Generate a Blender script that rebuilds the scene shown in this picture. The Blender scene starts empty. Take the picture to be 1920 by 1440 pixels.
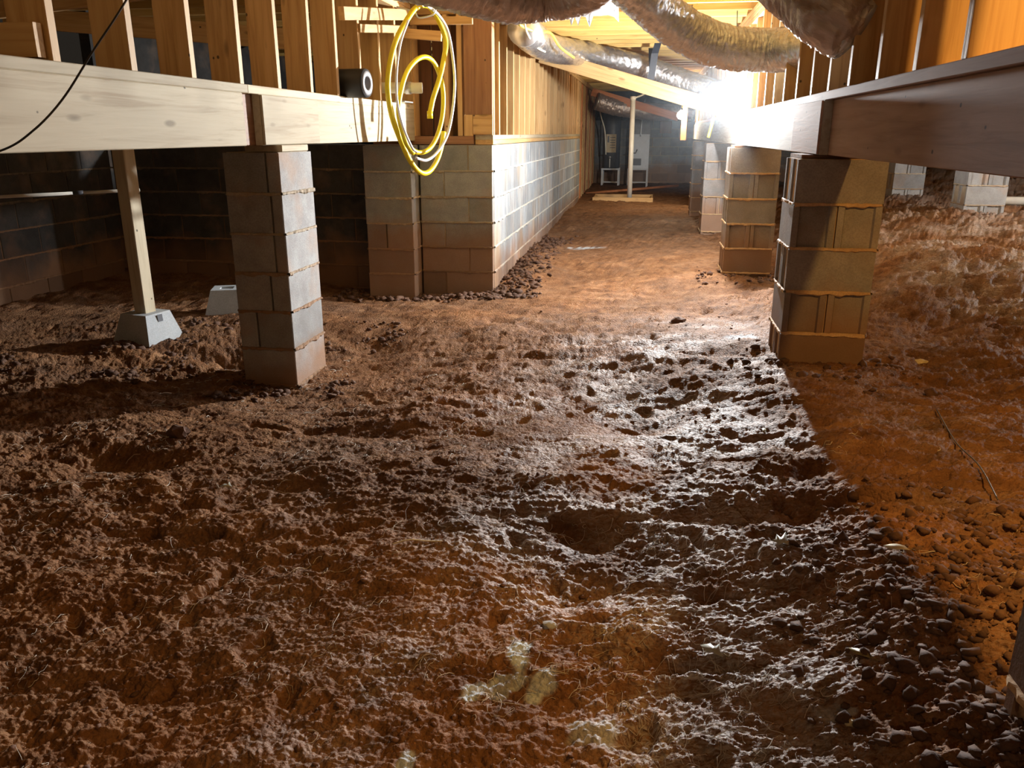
import bpy, bmesh, math, random
import numpy as np
from mathutils import Vector, Matrix, Quaternion, noise as mnoise
random.seed(7)
C = bpy.context.scene.collection
SC = bpy.context.scene
R = math.radians
CZ = 1.31                      # eye height above the foot of the left pier

# ------------------------------------------------------------------ camera
PITCH, YAW, FPX = R(17.4), R(9.2), 1500.0
cam_d = bpy.data.cameras.new('camera'); cam = bpy.data.objects.new('camera', cam_d); C.objects.link(cam)
cam.location = (0, 0, CZ); cam.rotation_euler = (math.pi/2-PITCH, 0, YAW)
cam_d.sensor_width = 36; cam_d.lens = FPX/1920*36; cam_d.clip_start = 0.02; cam_d.clip_end = 100
SC.camera = cam
# ------------------------------------------------------------------ world, exposure
SC.view_settings.view_transform = 'Standard'; SC.view_settings.look = 'None'
SC.view_settings.gamma = 1; SC.view_settings.use_curve_mapping = False
SC.view_settings.exposure = 0.0
w = bpy.data.worlds.new('world'); SC.world = w; w.use_nodes = True
w.node_tree.nodes['Background'].inputs[0].default_value = (0.9, 0.75, 0.6, 1)
w.node_tree.nodes['Background'].inputs[1].default_value = 0.02
# ------------------------------------------------------------------ lamps
LAMP = Vector((0.665, 7.25, CZ+0.25))
def point(name, loc, watts, col, rad, blend=0.0, cap=8.0, aim=None, back=0.3):
    d = bpy.data.lights.new(name, 'POINT'); d.energy = watts; d.color = col; d.shadow_soft_size = rad
    o = bpy.data.objects.new(name, d); C.objects.link(o); o.location = loc
    if blend:      # wide-throw lens: stronger towards the horizon than straight down
        d.use_nodes = True; nt = d.node_tree; N = nt.nodes; L = nt.links
        em = N['Emission']
        tc = N.new('ShaderNodeNewGeometry'); sp = N.new('ShaderNodeSeparateXYZ')
        L.new(tc.outputs['Incoming'], sp.inputs[0])
        ab = N.new('ShaderNodeMath'); ab.operation = 'ABSOLUTE'; L.new(sp.outputs[2], ab.inputs[0])
        ad = N.new('ShaderNodeMath'); ad.operation = 'ADD'; ad.inputs[1].default_value = 0.03; L.new(ab.outputs[0], ad.inputs[0])
        pw = N.new('ShaderNodeMath'); pw.operation = 'POWER'; pw.inputs[1].default_value = -blend; L.new(ad.outputs[0], pw.inputs[0])
        mn = N.new('ShaderNodeMath'); mn.operation = 'MINIMUM'; mn.inputs[1].default_value = cap; L.new(pw.outputs[0], mn.inputs[0])
        dt = N.new('ShaderNodeVectorMath'); dt.operation = 'DOT_PRODUCT'; dt.inputs[1].default_value = aim
        L.new(tc.outputs['Incoming'], dt.inputs[0])
        mr = N.new('ShaderNodeMapRange'); mr.inputs[1].default_value = 0.1; mr.inputs[2].default_value = 1.0; mr.inputs[3].default_value = back; mr.inputs[4].default_value = 1.0
        L.new(dt.outputs['Value'], mr.inputs[0])
        ml = N.new('ShaderNodeMath'); ml.operation = 'MULTIPLY'; L.new(mn.outputs[0], ml.inputs[0]); L.new(mr.outputs[0], ml.inputs[1])
        L.new(ml.outputs[0], em.inputs['Strength'])
    return o
point('work_light_glow', LAMP, 620, (0.95, 0.98, 1.0), 0.045, 0.85, 2.9, aim=(-0.10, -0.995, 0.0), back=0.27)
point('orange_bulb_glow', (1.12, 1.35, CZ+0.80), 150, (1.0, 0.52, 0.13), 0.04, 0.001, 9.0, aim=(0.35, 0.25, -0.9), back=0.15)
point('rear_fill_glow', (0.15, -1.1, CZ+0.30), 15, (1.0, 0.68, 0.36), 0.05)  # added warm fill for the left side, no bulb known there
point('flood_light_glow', (6.2, 7.6, CZ+0.35), 560, (0.93, 0.97, 1.0), 0.06)

# ------------------------------------------------------------------ pixel -> world helpers
CY, SY, CP, SP = math.cos(YAW), math.sin(YAW), math.cos(PITCH), math.sin(PITCH)
def ray(u, v):
    a, b = u-960, 720-v
    f, z = FPX*CP+b*SP, -FPX*SP+b*CP
    k, m = a/f, z/f
    return k*CY-SY, k*SY+CY, m              # per unit forward distance: X, Y, Z
def at_F(u, v, F): x, y, z = ray(u, v); return Vector((x*F, y*F, CZ+z*F))
def at_Y(u, v, Y): x, y, z = ray(u, v); return Vector((x*Y/y, Y, CZ+z*Y/y))
def at_X(u, v, X): x, y, z = ray(u, v); return Vector((X, y*X/x, CZ+z*X/x))

# ------------------------------------------------------------------ materials
def mat(name):
    m = bpy.data.materials.new(name); m.use_nodes = True
    nt = m.node_tree; return m, nt, nt.nodes, nt.links, nt.nodes['Principled BSDF']
def ramp(N, stops):
    r = N.new('ShaderNodeValToRGB'); e = r.color_ramp.elements
    while len(e) < len(stops): e.new(0.5)
    for i, (p, c) in enumerate(stops): e[i].position = p; e[i].color = (*c, 1)
    return r
def mix(N, L, fac, a, b, mode='MIX'):
    x = N.new('ShaderNodeMix'); x.data_type = 'RGBA'; x.blend_type = mode
    for s, val in ((0, fac), (6, a), (7, b)):
        if hasattr(val, 'is_output'): L.new(val, x.inputs[s])
        else: x.inputs[s].default_value = val if s == 0 else (*val, 1)
    return x.outputs[2]
def noise(N, L, vec, scale, detail=4, rough=0.55, dist=0.0):
    n = N.new('ShaderNodeTexNoise'); n.inputs['Scale'].default_value = scale; n.inputs['Detail'].default_value = detail
    n.inputs['Roughness'].default_value = rough; n.inputs['Distortion'].default_value = dist
    if vec is not None: L.new(vec, n.inputs['Vector'])
    return n.outputs['Fac']
def objvec(N, L, scale=(1, 1, 1), rnd=True):
    tc = N.new('ShaderNodeTexCoord'); mp = N.new('ShaderNodeMapping'); mp.inputs['Scale'].default_value = scale
    if rnd:
        oi = N.new('ShaderNodeObjectInfo'); ml = N.new('ShaderNodeMath'); ml.operation = 'MULTIPLY'; ml.inputs[1].default_value = 37.0
        L.new(oi.outputs['Random'], ml.inputs[0])
        ad = N.new('ShaderNodeVectorMath'); ad.operation = 'ADD'
        L.new(tc.outputs['Object'], ad.inputs[0]); L.new(ml.outputs[0], ad.inputs[1]); L.new(ad.outputs[0], mp.inputs[0])
    else: L.new(tc.outputs['Object'], mp.inputs[0])
    return mp.outputs[0]
def bump(N, L, h, bsdf, strength=0.3, dist=0.01, prev=None):
    b = N.new('ShaderNodeBump'); b.inputs['Strength'].default_value = strength; b.inputs['Distance'].default_value = dist
    L.new(h, b.inputs['Height'])
    if prev is not None: L.new(prev, b.inputs['Normal'])
    L.new(b.outputs[0], bsdf.inputs['Normal']); return b.outputs[0]
def maprange(N, L, v, a, b, c=0.0, d=1.0):
    m = N.new('ShaderNodeMapRange'); L.new(v, m.inputs[0])
    for i, x in enumerate((a, b, c, d)): m.inputs[i+1].default_value = x
    return m.outputs[0]

def wood(name, light, mid, dark, rough=0.6, knots=0.6):
    m, nt, N, L, B = mat(name)
    v = objvec(N, L, (1.2, 22, 22)); g = noise(N, L, v, 1.6, 6, 0.6, 0.6)
    v2 = objvec(N, L, (1.5, 5, 5)); g2 = noise(N, L, v2, 1.5, 3)
    r = ramp(N, [(0.28, dark), (0.5, mid), (0.75, light)]); L.new(g, r.inputs[0])
    c = mix(N, L, maprange(N, L, g2, 0.35, 0.7, 0, 0.45), r.outputs[0], mid)
    vk = objvec(N, L, (3.0, 9.5, 9.5)); vo = N.new('ShaderNodeTexVoronoi'); vo.inputs['Scale'].default_value = 1.0; L.new(vk, vo.inputs['Vector'])
    kn = maprange(N, L, vo.outputs['Distance'], 0.07, 0.15, knots, 0.0)
    c = mix(N, L, kn, c, tuple(x*0.4 for x in dark))
    vn = objvec(N, L, (7, 9, 9)); v3 = N.new('ShaderNodeTexVoronoi'); v3.inputs['Scale'].default_value = 1.0; L.new(vn, v3.inputs['Vector'])
    c = mix(N, L, maprange(N, L, v3.outputs['Distance'], 0.045, 0.065, 0.85, 0.0), c, (0.03, 0.02, 0.015))
    oi = N.new('ShaderNodeObjectInfo'); tint = maprange(N, L, oi.outputs['Random'], 0, 1, 0.78, 1.1)
    cc = N.new('ShaderNodeVectorMath'); cc.operation = 'SCALE'; L.new(c, cc.inputs[0]); L.new(tint, cc.inputs['Scale'])
    L.new(cc.outputs[0], B.inputs['Base Color']); B.inputs['Roughness'].default_value = rough
    B.inputs['Specular IOR Level'].default_value = 0.35
    bump(N, L, g, B, 0.25, 0.004)
    return m
M_beam = wood('pale_lumber', (0.62, 0.54, 0.39), (0.55, 0.47, 0.33), (0.40, 0.31, 0.20), knots=0.6, rough=0.75)
M_beam_d = wood('brown_lumber', (0.46, 0.30, 0.22), (0.38, 0.235, 0.165), (0.26, 0.15, 0.10), knots=0.3, rough=0.8)
M_beam_m = wood('greyed_lumber', (0.44, 0.40, 0.34), (0.36, 0.32, 0.26), (0.24, 0.20, 0.15), knots=0.3, rough=0.8)
M_stud = wood('stud_lumber', (0.70, 0.48, 0.24), (0.60, 0.38, 0.17), (0.40, 0.22, 0.08))
M_joist = wood('joist_lumber', (0.80, 0.56, 0.22), (0.70, 0.44, 0.13), (0.52, 0.29, 0.08), knots=0.2)
M_dark = wood('aged_lumber', (0.40, 0.22, 0.11), (0.30, 0.15, 0.08), (0.17, 0.08, 0.04))
M_osb = wood('sheathing', (0.24, 0.11, 0.05), (0.17, 0.07, 0.035), (0.10, 0.04, 0.02), knots=0.0)

def concrete(name, base, dark, stain=0.5, soil_z=0.55, rough=0.85, streak=0.0):
    m, nt, N, L, B = mat(name)
    v = objvec(N, L); a = noise(N, L, v, 9, 5, 0.6); b = noise(N, L, v, 140, 3, 0.6); g = noise(N, L, v, 3.2, 4)
    c = mix(N, L, maprange(N, L, a, 0.3, 0.7), dark, base)
    c = mix(N, L, maprange(N, L, b, 0.42, 0.62, 0.0, 0.30), c, tuple(x*0.5 for x in dark))
    c = mix(N, L, maprange(N, L, g, 0.52, 0.70, 0.0, stain), c, (0.42, 0.25, 0.14))
    ge = N.new('ShaderNodeNewGeometry'); sp = N.new('ShaderNodeSeparateXYZ'); L.new(ge.outputs['Position'], sp.inputs[0])
    if streak:
        mp = N.new('ShaderNodeMapping'); mp.inputs['Scale'].default_value = (9, 9, 1.1); L.new(ge.outputs['Position'], mp.inputs[0])
        c = mix(N, L, maprange(N, L, noise(N, L, mp.outputs[0], 1.3, 4, 0.6, 0.3), 0.50, 0.68, 0.0, streak), c, (0.62, 0.65, 0.66))
        mp2 = N.new('ShaderNodeMapping'); mp2.inputs['Scale'].default_value = (1, 1.1, 0.5); mp2.inputs['Location'].default_value = (0, 3.3, 0); L.new(ge.outputs['Position'], mp2.inputs[0])
        c = mix(N, L, maprange(N, L, noise(N, L, mp2.outputs[0], 1.3, 4, 0.6), 0.50, 0.66, 0.0, 0.6), c, (0.50, 0.36, 0.20))
    wz = noise(N, L, ge.outputs['Position'], 3.0, 4); ad = N.new('ShaderNodeMath'); ad.operation = 'MULTIPLY_ADD'
    L.new(wz, ad.inputs[0]); ad.inputs[1].default_value = -0.5; L.new(sp.outputs[2], ad.inputs[2])
    c = mix(N, L, maprange(N, L, ad.outputs[0], soil_z-0.32, soil_z-0.1, 0.75, 0.0), c, (0.30, 0.15, 0.07))
    oi = N.new('ShaderNodeObjectInfo'); tint = maprange(N, L, oi.outputs['Random'], 0, 1, 0.72, 1.12)
    cc = N.new('ShaderNodeVectorMath'); cc.operation = 'SCALE'; L.new(c, cc.inputs[0]); L.new(tint, cc.inputs['Scale'])
    L.new(cc.outputs[0], B.inputs['Base Color']); B.inputs['Roughness'].default_value = rough
    n1 = bump(N, L, b, B, 0.5, 0.003); bump(N, L, a, B, 0.3, 0.006, n1)
    return m
M_block = concrete('concrete_block', (0.40, 0.40, 0.38), (0.28, 0.28, 0.27), 0.35)
M_blockp = concrete('pier_block', (0.42, 0.42, 0.41), (0.29, 0.28, 0.27), 0.5, 0.10)
M_blockr = concrete('clay_dusted_block', (0.37, 0.345, 0.325), (0.26, 0.24, 0.225), 0.18, 0.46)
M_mortar_o = concrete('clay_stained_mortar', (0.72, 0.50, 0.28), (0.55, 0.34, 0.18), 0.4, -1)
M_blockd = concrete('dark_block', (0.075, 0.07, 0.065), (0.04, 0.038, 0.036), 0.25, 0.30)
M_blockc = concrete('washed_block', (0.36, 0.40, 0.43), (0.26, 0.29, 0.32), 0.2, 0.25, streak=0.55)
M_mortar = concrete('mortar', (0.56, 0.48, 0.36), (0.42, 0.33, 0.22), 0.6)
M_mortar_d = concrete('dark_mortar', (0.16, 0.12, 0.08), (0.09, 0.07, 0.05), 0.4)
M_mortar_w = concrete('pale_mortar', (0.62, 0.62, 0.58), (0.50, 0.50, 0.46), 0.15, 0.2)
M_deck = concrete('grey_precast', (0.52, 0.56, 0.58), (0.44, 0.47, 0.49), 0.05, -0.2)

def plain(name, col, rough=0.5, metal=0.0, var=0.12, bscale=60, bstr=0.1, emit=None, es=0):
    m, nt, N, L, B = mat(name)
    v = objvec(N, L, rnd=False); a = noise(N, L, v, 12, 4)
    c = mix(N, L, maprange(N, L, a, 0.3, 0.7), tuple(x*(1-var*2) for x in col), col)
    L.new(c, B.inputs['Base Color']); B.inputs['Roughness'].default_value = rough; B.inputs['Metallic'].default_value = metal
    bump(N, L, noise(N, L, v, bscale, 3), B, bstr, 0.002)
    if emit: B.inputs['Emission Color'].default_value = (*emit, 1); B.inputs['Emission Strength'].default_value = es
    return m
M_hose = plain('yellow_jacket', (0.80, 0.66, 0.02), 0.4, var=0.06)
M_pvc = plain('white_pvc', (0.80, 0.77, 0.68), 0.35, var=0.05)
M_black = plain('black_foam', (0.02, 0.02, 0.022), 0.55)
M_gray = plain('grey_foam', (0.32, 0.32, 0.33), 0.6)
M_cable = plain('black_cable', (0.012, 0.012, 0.012), 0.4)
M_steel = plain('galvanised', (0.62, 0.63, 0.64), 0.35, 0.8)
M_cabw = plain('white_enamel', (0.66, 0.69, 0.72), 0.4, var=0.06)
M_cabd = plain('dark_enamel', (0.08, 0.085, 0.10), 0.4)
M_paper = plain('tan_paper', (0.62, 0.50, 0.32), 0.8)
M_ycable = plain('yellow_cable', (0.85, 0.70, 0.10), 0.4)
M_wcable = plain('white_cable', (0.80, 0.76, 0.62), 0.4)
M_strap = plain('black_strap', (0.03, 0.035, 0.05), 0.5)
M_sheet = plain('white_plastic', (0.82, 0.84, 0.86), 0.3, var=0.04)
def thin_plastic():
    m, nt, N, L, B = mat('torn_film'); B.inputs['Base Color'].default_value = (.85, .87, .9, 1); B.inputs['Roughness'].default_value = .3
    tr = N.new('ShaderNodeBsdfTranslucent'); tr.inputs[0].default_value = (.85, .88, .92, 1); mx = N.new('ShaderNodeMixShader'); mx.inputs[0].default_value = .55
    L.new(B.outputs[0], mx.inputs[1]); L.new(tr.outputs[0], mx.inputs[2]); L.new(mx.outputs[0], N['Material Output'].inputs[0]); return m
M_film = thin_plastic()
M_leaf = plain('dry_leaf', (0.60, 0.60, 0.50), 0.5)
M_leafb = plain('olive_leaf', (0.36, 0.28, 0.10), 0.5)
M_cream = plain('cream_scrap', (0.80, 0.68, 0.42), 0.7)
M_glow = plain('lit_lamp', (1, 1, 1), 0.4, emit=(0.92, 0.97, 1.0), es=60)
M_glow_o = plain('lit_orange_bulb', (1, 1, 1), 0.4, emit=(1.0, 0.55, 0.2), es=30)
M_glow_w = plain('lit_warm_bulb', (1, 1, 1), 0.4, emit=(1.0, 0.85, 0.6), es=420)
M_orange = wood('orange_lumber', (0.62, 0.27, 0.12), (0.52, 0.20, 0.08), (0.36, 0.13, 0.05), knots=0.2)

def foil(name, col, rough, metal):
    m, nt, N, L, B = mat(name)
    at = N.new('ShaderNodeAttribute'); at.attribute_name = 'wrap'
    mp = N.new('ShaderNodeMapping'); mp.inputs['Scale'].default_value = (1.6, 1.6, 26); L.new(at.outputs['Vector'], mp.inputs[0])
    a = noise(N, L, mp.outputs[0], 1.6, 5, 0.65, 1.2); d = noise(N, L, at.outputs['Vector'], 3, 3)
    mp2 = N.new('ShaderNodeMapping'); mp2.inputs['Scale'].default_value = (7, 7, 34); L.new(at.outputs['Vector'], mp2.inputs[0])
    e = noise(N, L, mp2.outputs[0], 1.5, 4, 0.6, 2.0)
    c = mix(N, L, maprange(N, L, d, 0.35, 0.65), tuple(x*0.7 for x in col), col)
    L.new(c, B.inputs['Base Color']); B.inputs['Roughness'].default_value = rough; B.inputs['Metallic'].default_value = metal
    n1 = bump(N, L, a, B, 0.8, 0.007); bump(N, L, e, B, 0.6, 0.003, n1)
    return m
M_foil = foil('silver_foil', (0.86, 0.87, 0.88), 0.22, 0.9)
M_foilb = foil('dusty_foil', (0.58, 0.50, 0.46), 0.33, 0.7)

def clay():
    m, nt, N, L, B = mat('red_clay')
    tc = N.new('ShaderNodeTexCoord'); P = tc.outputs['Object']
    a = noise(N, L, P, 1.3, 6, 0.6, 0.3); b = noise(N, L, P, 9, 6, 0.65); d = noise(N, L, P, 70, 4, 0.65)
    mp = N.new('ShaderNodeMapping'); mp.inputs['Scale'].default_value = (14, 60, 30); L.new(P, mp.inputs[0])
    st = noise(N, L, mp.outputs[0], 1.5, 5, 0.7, 1.5)
    r = ramp(N, [(0.30, (0.11, 0.048, 0.022)), (0.5, (0.26, 0.122, 0.055)), (0.72, (0.42, 0.23, 0.115))]); L.new(b, r.inputs[0])
    c = mix(N, L, maprange(N, L, a, 0.35, 0.7, 0.0, 0.55), r.outputs[0], (0.15, 0.090, 0.055))
    c = mix(N, L, maprange(N, L, d, 0.5, 0.75, 0, 0.5), c, (0.10, 0.045, 0.025))
    # pale dried crust, root litter and painted-in lamplight, then bluish painted light patches
    sp = N.new('ShaderNodeSeparateXYZ'); L.new(P, sp.inputs[0])
    vc = N.new('ShaderNodeVertexColor'); vc.layer_name = 'crust_sheen'
    cr = N.new('ShaderNodeMath'); cr.operation = 'MULTIPLY'; L.new(vc.outputs['Color'], cr.inputs[0])
    L.new(maprange(N, L, st, 0.42, 0.66, 0.0, 1.0), cr.inputs[1])
    c = mix(N, L, cr.outputs[0], c, (0.58, 0.52, 0.46))
    vl = N.new('ShaderNodeVertexColor'); vl.layer_name = 'light_patch'
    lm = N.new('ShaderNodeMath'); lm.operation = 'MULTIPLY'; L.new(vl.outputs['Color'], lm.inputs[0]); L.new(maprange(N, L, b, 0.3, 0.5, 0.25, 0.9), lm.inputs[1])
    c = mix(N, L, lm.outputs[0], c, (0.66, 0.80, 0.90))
    L.new(c, B.inputs['Base Color'])
    L.new(maprange(N, L, a, 0.3, 0.7, 0.50, 0.72), B.inputs['Roughness']); L.new(maprange(N, L, vc.outputs['Color'], 0.1, 0.6, 0.06, 0.5), B.inputs['Specular IOR Level'])
    n1 = bump(N, L, d, B, 0.7, 0.006); n2 = bump(N, L, b, B, 0.35, 0.02, n1)
    vo = N.new('ShaderNodeTexVoronoi'); vo.inputs['Scale'].default_value = 85; vo.inputs['Randomness'].default_value = 1
    wv = N.new('ShaderNodeVectorMath'); wv.operation = 'MULTIPLY_ADD'; wv.inputs[1].default_value = (.02, .02, .02); nz = N.new('ShaderNodeTexNoise'); nz.inputs['Scale'].default_value = 30; L.new(P, nz.inputs['Vector'])
    L.new(nz.outputs['Color'], wv.inputs[0]); L.new(P, wv.inputs[2]); L.new(wv.outputs[0], vo.inputs['Vector'])
    inv = maprange(N, L, vo.outputs['Distance'], 0.0, 0.8, 1.0, 0.0)
    n3 = bump(N, L, inv, B, 0.55, 0.008, n2)
    bump(N, L, noise(N, L, P, 260, 3, 0.7), B, 0.8, 0.003, n3)
    return m
M_clay = clay()
M_clod = concrete('clay_clod', (0.20, 0.10, 0.058), (0.10, 0.048, 0.028), 0.1, -5)
M_root = plain('pale_root', (0.80, 0.72, 0.60), 0.7)

# ------------------------------------------------------------------ object helpers
def link(name, me, m, parent=None, loc=(0, 0, 0), rot=None):
    o = bpy.data.objects.new(name, me); C.objects.link(o)
    if m is not None and not me.materials: me.materials.append(m)
    if parent is not None:
        o.parent = parent; o.location = Vector(loc)-world_loc(parent)
    else: o.location = loc
    if rot is not None:
        o.rotation_mode = 'QUATERNION'; o.rotation_quaternion = rot
    return o
def world_loc(p):
    v = Vector(p.location)
    return v + (world_loc(p.parent) if p.parent else Vector())
def empty(name, loc=(0, 0, 0), label=None, cat=None, group=None, kind=None):
    o = bpy.data.objects.new(name, None); C.objects.link(o); o.location = loc; o.empty_display_size = 0.1
    return tag(o, label, cat, group, kind)
def tag(o, label=None, cat=None, group=None, kind=None):
    for k, v in (('label', label), ('category', cat), ('group', group), ('kind', kind)):
        if v: o[k] = v
    return o
def mesh_from(verts, faces, name='mesh', smooth=False):
    me = bpy.data.meshes.new(name); me.from_pydata([tuple(v) for v in verts], [], faces); me.update()
    if smooth: me.polygons.foreach_set('use_smooth', [True]*len(me.polygons))
    return me
_cache = {}
def board_mesh(l, w_, t, m, ch=0.002):
    """box along local X with chamfered long edges"""
    key = (round(l, 3), round(w_, 3), round(t, 4), m.name, ch)
    if key in _cache: return _cache[key]
    a, b = w_/2, t/2; c = min(ch, a*0.3, b*0.3)
    prof = [(-a+c, -b), (a-c, -b), (a, -b+c), (a, b-c), (a-c, b), (-a+c, b), (-a, b-c), (-a, -b+c)]
    vs = [(-l/2, y, z) for y, z in prof]+[(l/2, y, z) for y, z in prof]
    fs = [(i, (i+1) % 8, (i+1) % 8+8, i+8) for i in range(8)]
    fs = [tuple(reversed(f)) for f in fs]+[tuple(range(8)), tuple(range(15, 7, -1))]
    me = mesh_from(vs, [tuple(reversed(f)) for f in fs], 'board'); me.materials.append(m); _cache[key] = me; return me
def basis_q(xd, zd):
    x = Vector(xd).normalized(); z = Vector(zd); z = (z-x*z.dot(x)).normalized(); y = z.cross(x)
    return Matrix((x, y, z)).transposed().to_quaternion()
def board(name, p0, p1, w_, t, m, parent=None, wdir=(0, 0, 1), ch=0.002):
    """board from p0 to p1 (axis), width w_ along wdir, thickness t across"""
    p0, p1 = Vector(p0), Vector(p1); d = p1-p0
    me = board_mesh(d.length, w_, t, m, ch)
    x = d.normalized(); y = Vector(wdir); y = (y-x*y.dot(x)).normalized(); z = x.cross(y)
    q = Matrix((x, y, z)).transposed().to_quaternion()
    return link(name, me, m, parent, (p0+p1)/2, q)
def box(name, lo, hi, m, parent=None, ch=0.003):
    """axis aligned box; grain runs along its longest side"""
    lo, hi = Vector(lo), Vector(hi); s = hi-lo; c = (lo+hi)/2
    ax = max(range(3), key=lambda i: s[i])
    d = Vector((0, 0, 0)); d[ax] = s[ax]/2
    wi = (2 if ax != 2 else 0); wd = Vector((0, 0, 0)); wd[wi] = 1
    ti = 3-ax-wi
    return board(name, c-d, c+d, s[wi], s[ti], m, parent, wd, ch)
def tube_geo(pts, r, seg=8, cap=True, radf=None, closed=False):
    pts = [Vector(p) for p in pts]; n = len(pts); vs, fs = [], []
    up = Vector((0.13, 0.21, 0.97)); prev = None
    for i, p in enumerate(pts):
        d = (pts[min(i+1, n-1)]-pts[max(i-1, 0)])
        if d.length < 1e-9: d = Vector((0, 0, 1))
        d.normalize()
        if prev is None: a = d.cross(up); a = a.normalized() if a.length > 1e-3 else d.orthogonal().normalized()
        else: a = (prev-d*prev.dot(d)); a = a.normalized() if a.length > 1e-6 else d.orthogonal().normalized()
        prev = a; b = d.cross(a)
        for k in range(seg):
            t = 2*math.pi*k/seg; rr = r if not radf else radf(i, t)
            vs.append(p+(a*math.cos(t)+b*math.sin(t))*rr)
    for i in range(n-1):
        for k in range(seg):
            k2 = (k+1) % seg
            fs.append((i*seg+k, i*seg+k2, (i+1)*seg+k2, (i+1)*seg+k))
    if cap: fs.append(tuple(range(seg-1, -1, -1))); fs.append(tuple((n-1)*seg+k for k in range(seg)))
    return vs, fs
def spline(pts, per=8):
    P = [Vector(p) for p in pts]; P = [P[0]*2-P[1]]+P+[P[-1]*2-P[-2]]; out = []
    for i in range(1, len(P)-2):
        for k in range(per):
            t = k/per
            out.append(0.5*((2*P[i])+(-P[i-1]+P[i+1])*t+(2*P[i-1]-5*P[i]+4*P[i+1]-P[i+2])*t*t+(-P[i-1]+3*P[i]-3*P[i+1]+P[i+2])*t**3))
    out.append(P[-2]); return out
def tube(name, pts, r, m, parent=None, seg=8, per=8, smooth=True, sp=True, radf=None):
    vs, fs = tube_geo(spline(pts, per) if sp else pts, r, seg, True, radf)
    o0 = Vector(vs[0]); me = mesh_from([v-o0 for v in vs], fs, name, smooth); return link(name, me, m, parent, o0)
def lathe(name, prof, m, parent, loc, axis=(0, 0, 1), seg=20, smooth=True):
    """prof: list of (radius, height along axis)"""
    q = Vector((0, 0, 1)).rotation_difference(Vector(axis).normalized()); vs, fs = [], []
    for r_, h in prof:
        for k in range(seg):
            t = 2*math.pi*k/seg; vs.append((r_*math.cos(t), r_*math.sin(t), h))
    for i in range(len(prof)-1):
        for k in range(seg):
            k2 = (k+1) % seg; fs.append((i*seg+k, i*seg+k2, (i+1)*seg+k2, (i+1)*seg+k))
    me = mesh_from(vs, fs, name, smooth); return link(name, me, m, parent, loc, q)

def sub(o, par):
    """make o, placed in world space, a sub-part of par"""
    W = Matrix.Translation(world_loc(par)) @ par.rotation_quaternion.to_matrix().to_4x4()
    o.parent = par; o.matrix_parent_inverse = W.inverted(); return o
# ------------------------------------------------------------------ ground height field
_rs = np.random.RandomState(11); _perm = _rs.permutation(1024); _perm = np.concatenate([_perm, _perm, _perm]); _ang = _rs.rand(1024)*2*np.pi
_gx, _gy = np.cos(_ang), np.sin(_ang)
def perlin(x, y, seed=0):
    xi = np.floor(x).astype(np.int64); yi = np.floor(y).astype(np.int64); xf, yf = x-xi, y-yi
    xi = (xi+seed*57) & 1023; yi = (yi+seed*131) & 1023
    def g(ix, iy, fx, fy):
        h = _perm[_perm[ix & 1023]+(iy & 1023)]; return _gx[h]*fx+_gy[h]*fy
    u = xf*xf*xf*(xf*(xf*6-15)+10); v = yf*yf*yf*(yf*(yf*6-15)+10)
    a = g(xi, yi, xf, yf); b = g(xi+1, yi, xf-1, yf); c = g(xi, yi+1, xf, yf-1); d = g(xi+1, yi+1, xf-1, yf-1)
    return (a+(b-a)*u)+((c+(d-c)*u)-(a+(b-a)*u))*v
CTRL = [(-1.9, 4.0, 0.0, .9), (-3.2, 4.8, .06, .9), (-4.6, 3, .16, 1), (-4.6, 6, .08, 1), (-1.2, 6.5, .03, .7), (-2.3, 6.6, 0.0, .7), (.75, 3.9, .26, .6), (.8, 7.0, .18, .8),
        (.75, 10, .14, 1), (.9, 1.2, .33, .6), (-.2, 1.4, .15, .9), (-1.6, 1.4, .10, 1), (-.3, 3.5, .12, .8), (-.3, 6, .08, .9), (-1.2, 10, .08, 1), (-.2, 15, .10, 1.2),
        (0, 19.5, .15, 1.5), (3.5, 9.3, .50, .9), (3.5, 12, .46, 1), (2.0, 4.6, .27, .7), (3.0, 3.5, .38, 1), (2.5, 6.6, .44, .7), (5, 5, .62, 1), (6.5, 10, .72, 1.3), (7, 15, .8, 1.5), (2.2, 1.5, .40, 1), (-3, 1.5, .14, 1), (1.0, 13, .12, 1.2)]
DENTS = [(-2.45, 4.35, .30, .16, -.10), (-1.60, 4.75, .20, .25, -.05), (.45, 4.15, .16, .12, -.04), (-.95, 3.05, .35, .10, -.03), (-2.0, 2.6, .30, .14, -.05), (-.12, 2.15, .14, .10, -.035),
         (-.32, 2.55, .22, .12, .035), (.02, 3.2, .16, .12, -.035), (.42, 2.9, .2, .13, -.03), (.35, 2.3, .24, .09, -.04), (-.08, 1.87, .13, .08, -.03), (-.62, 2.1, .10, .10, -.03), (1.7, 4.7, .5, .4, -.10),
         (.08, 3.75, .18, .15, .03), (-1.0, 6.75, .25, .5, .05), (-.95, 7.8, .2, .9, .05), (1.05, 1.75, .3, .2, .05)]
def ridge(n): return 1-np.abs(n)*2
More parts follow.
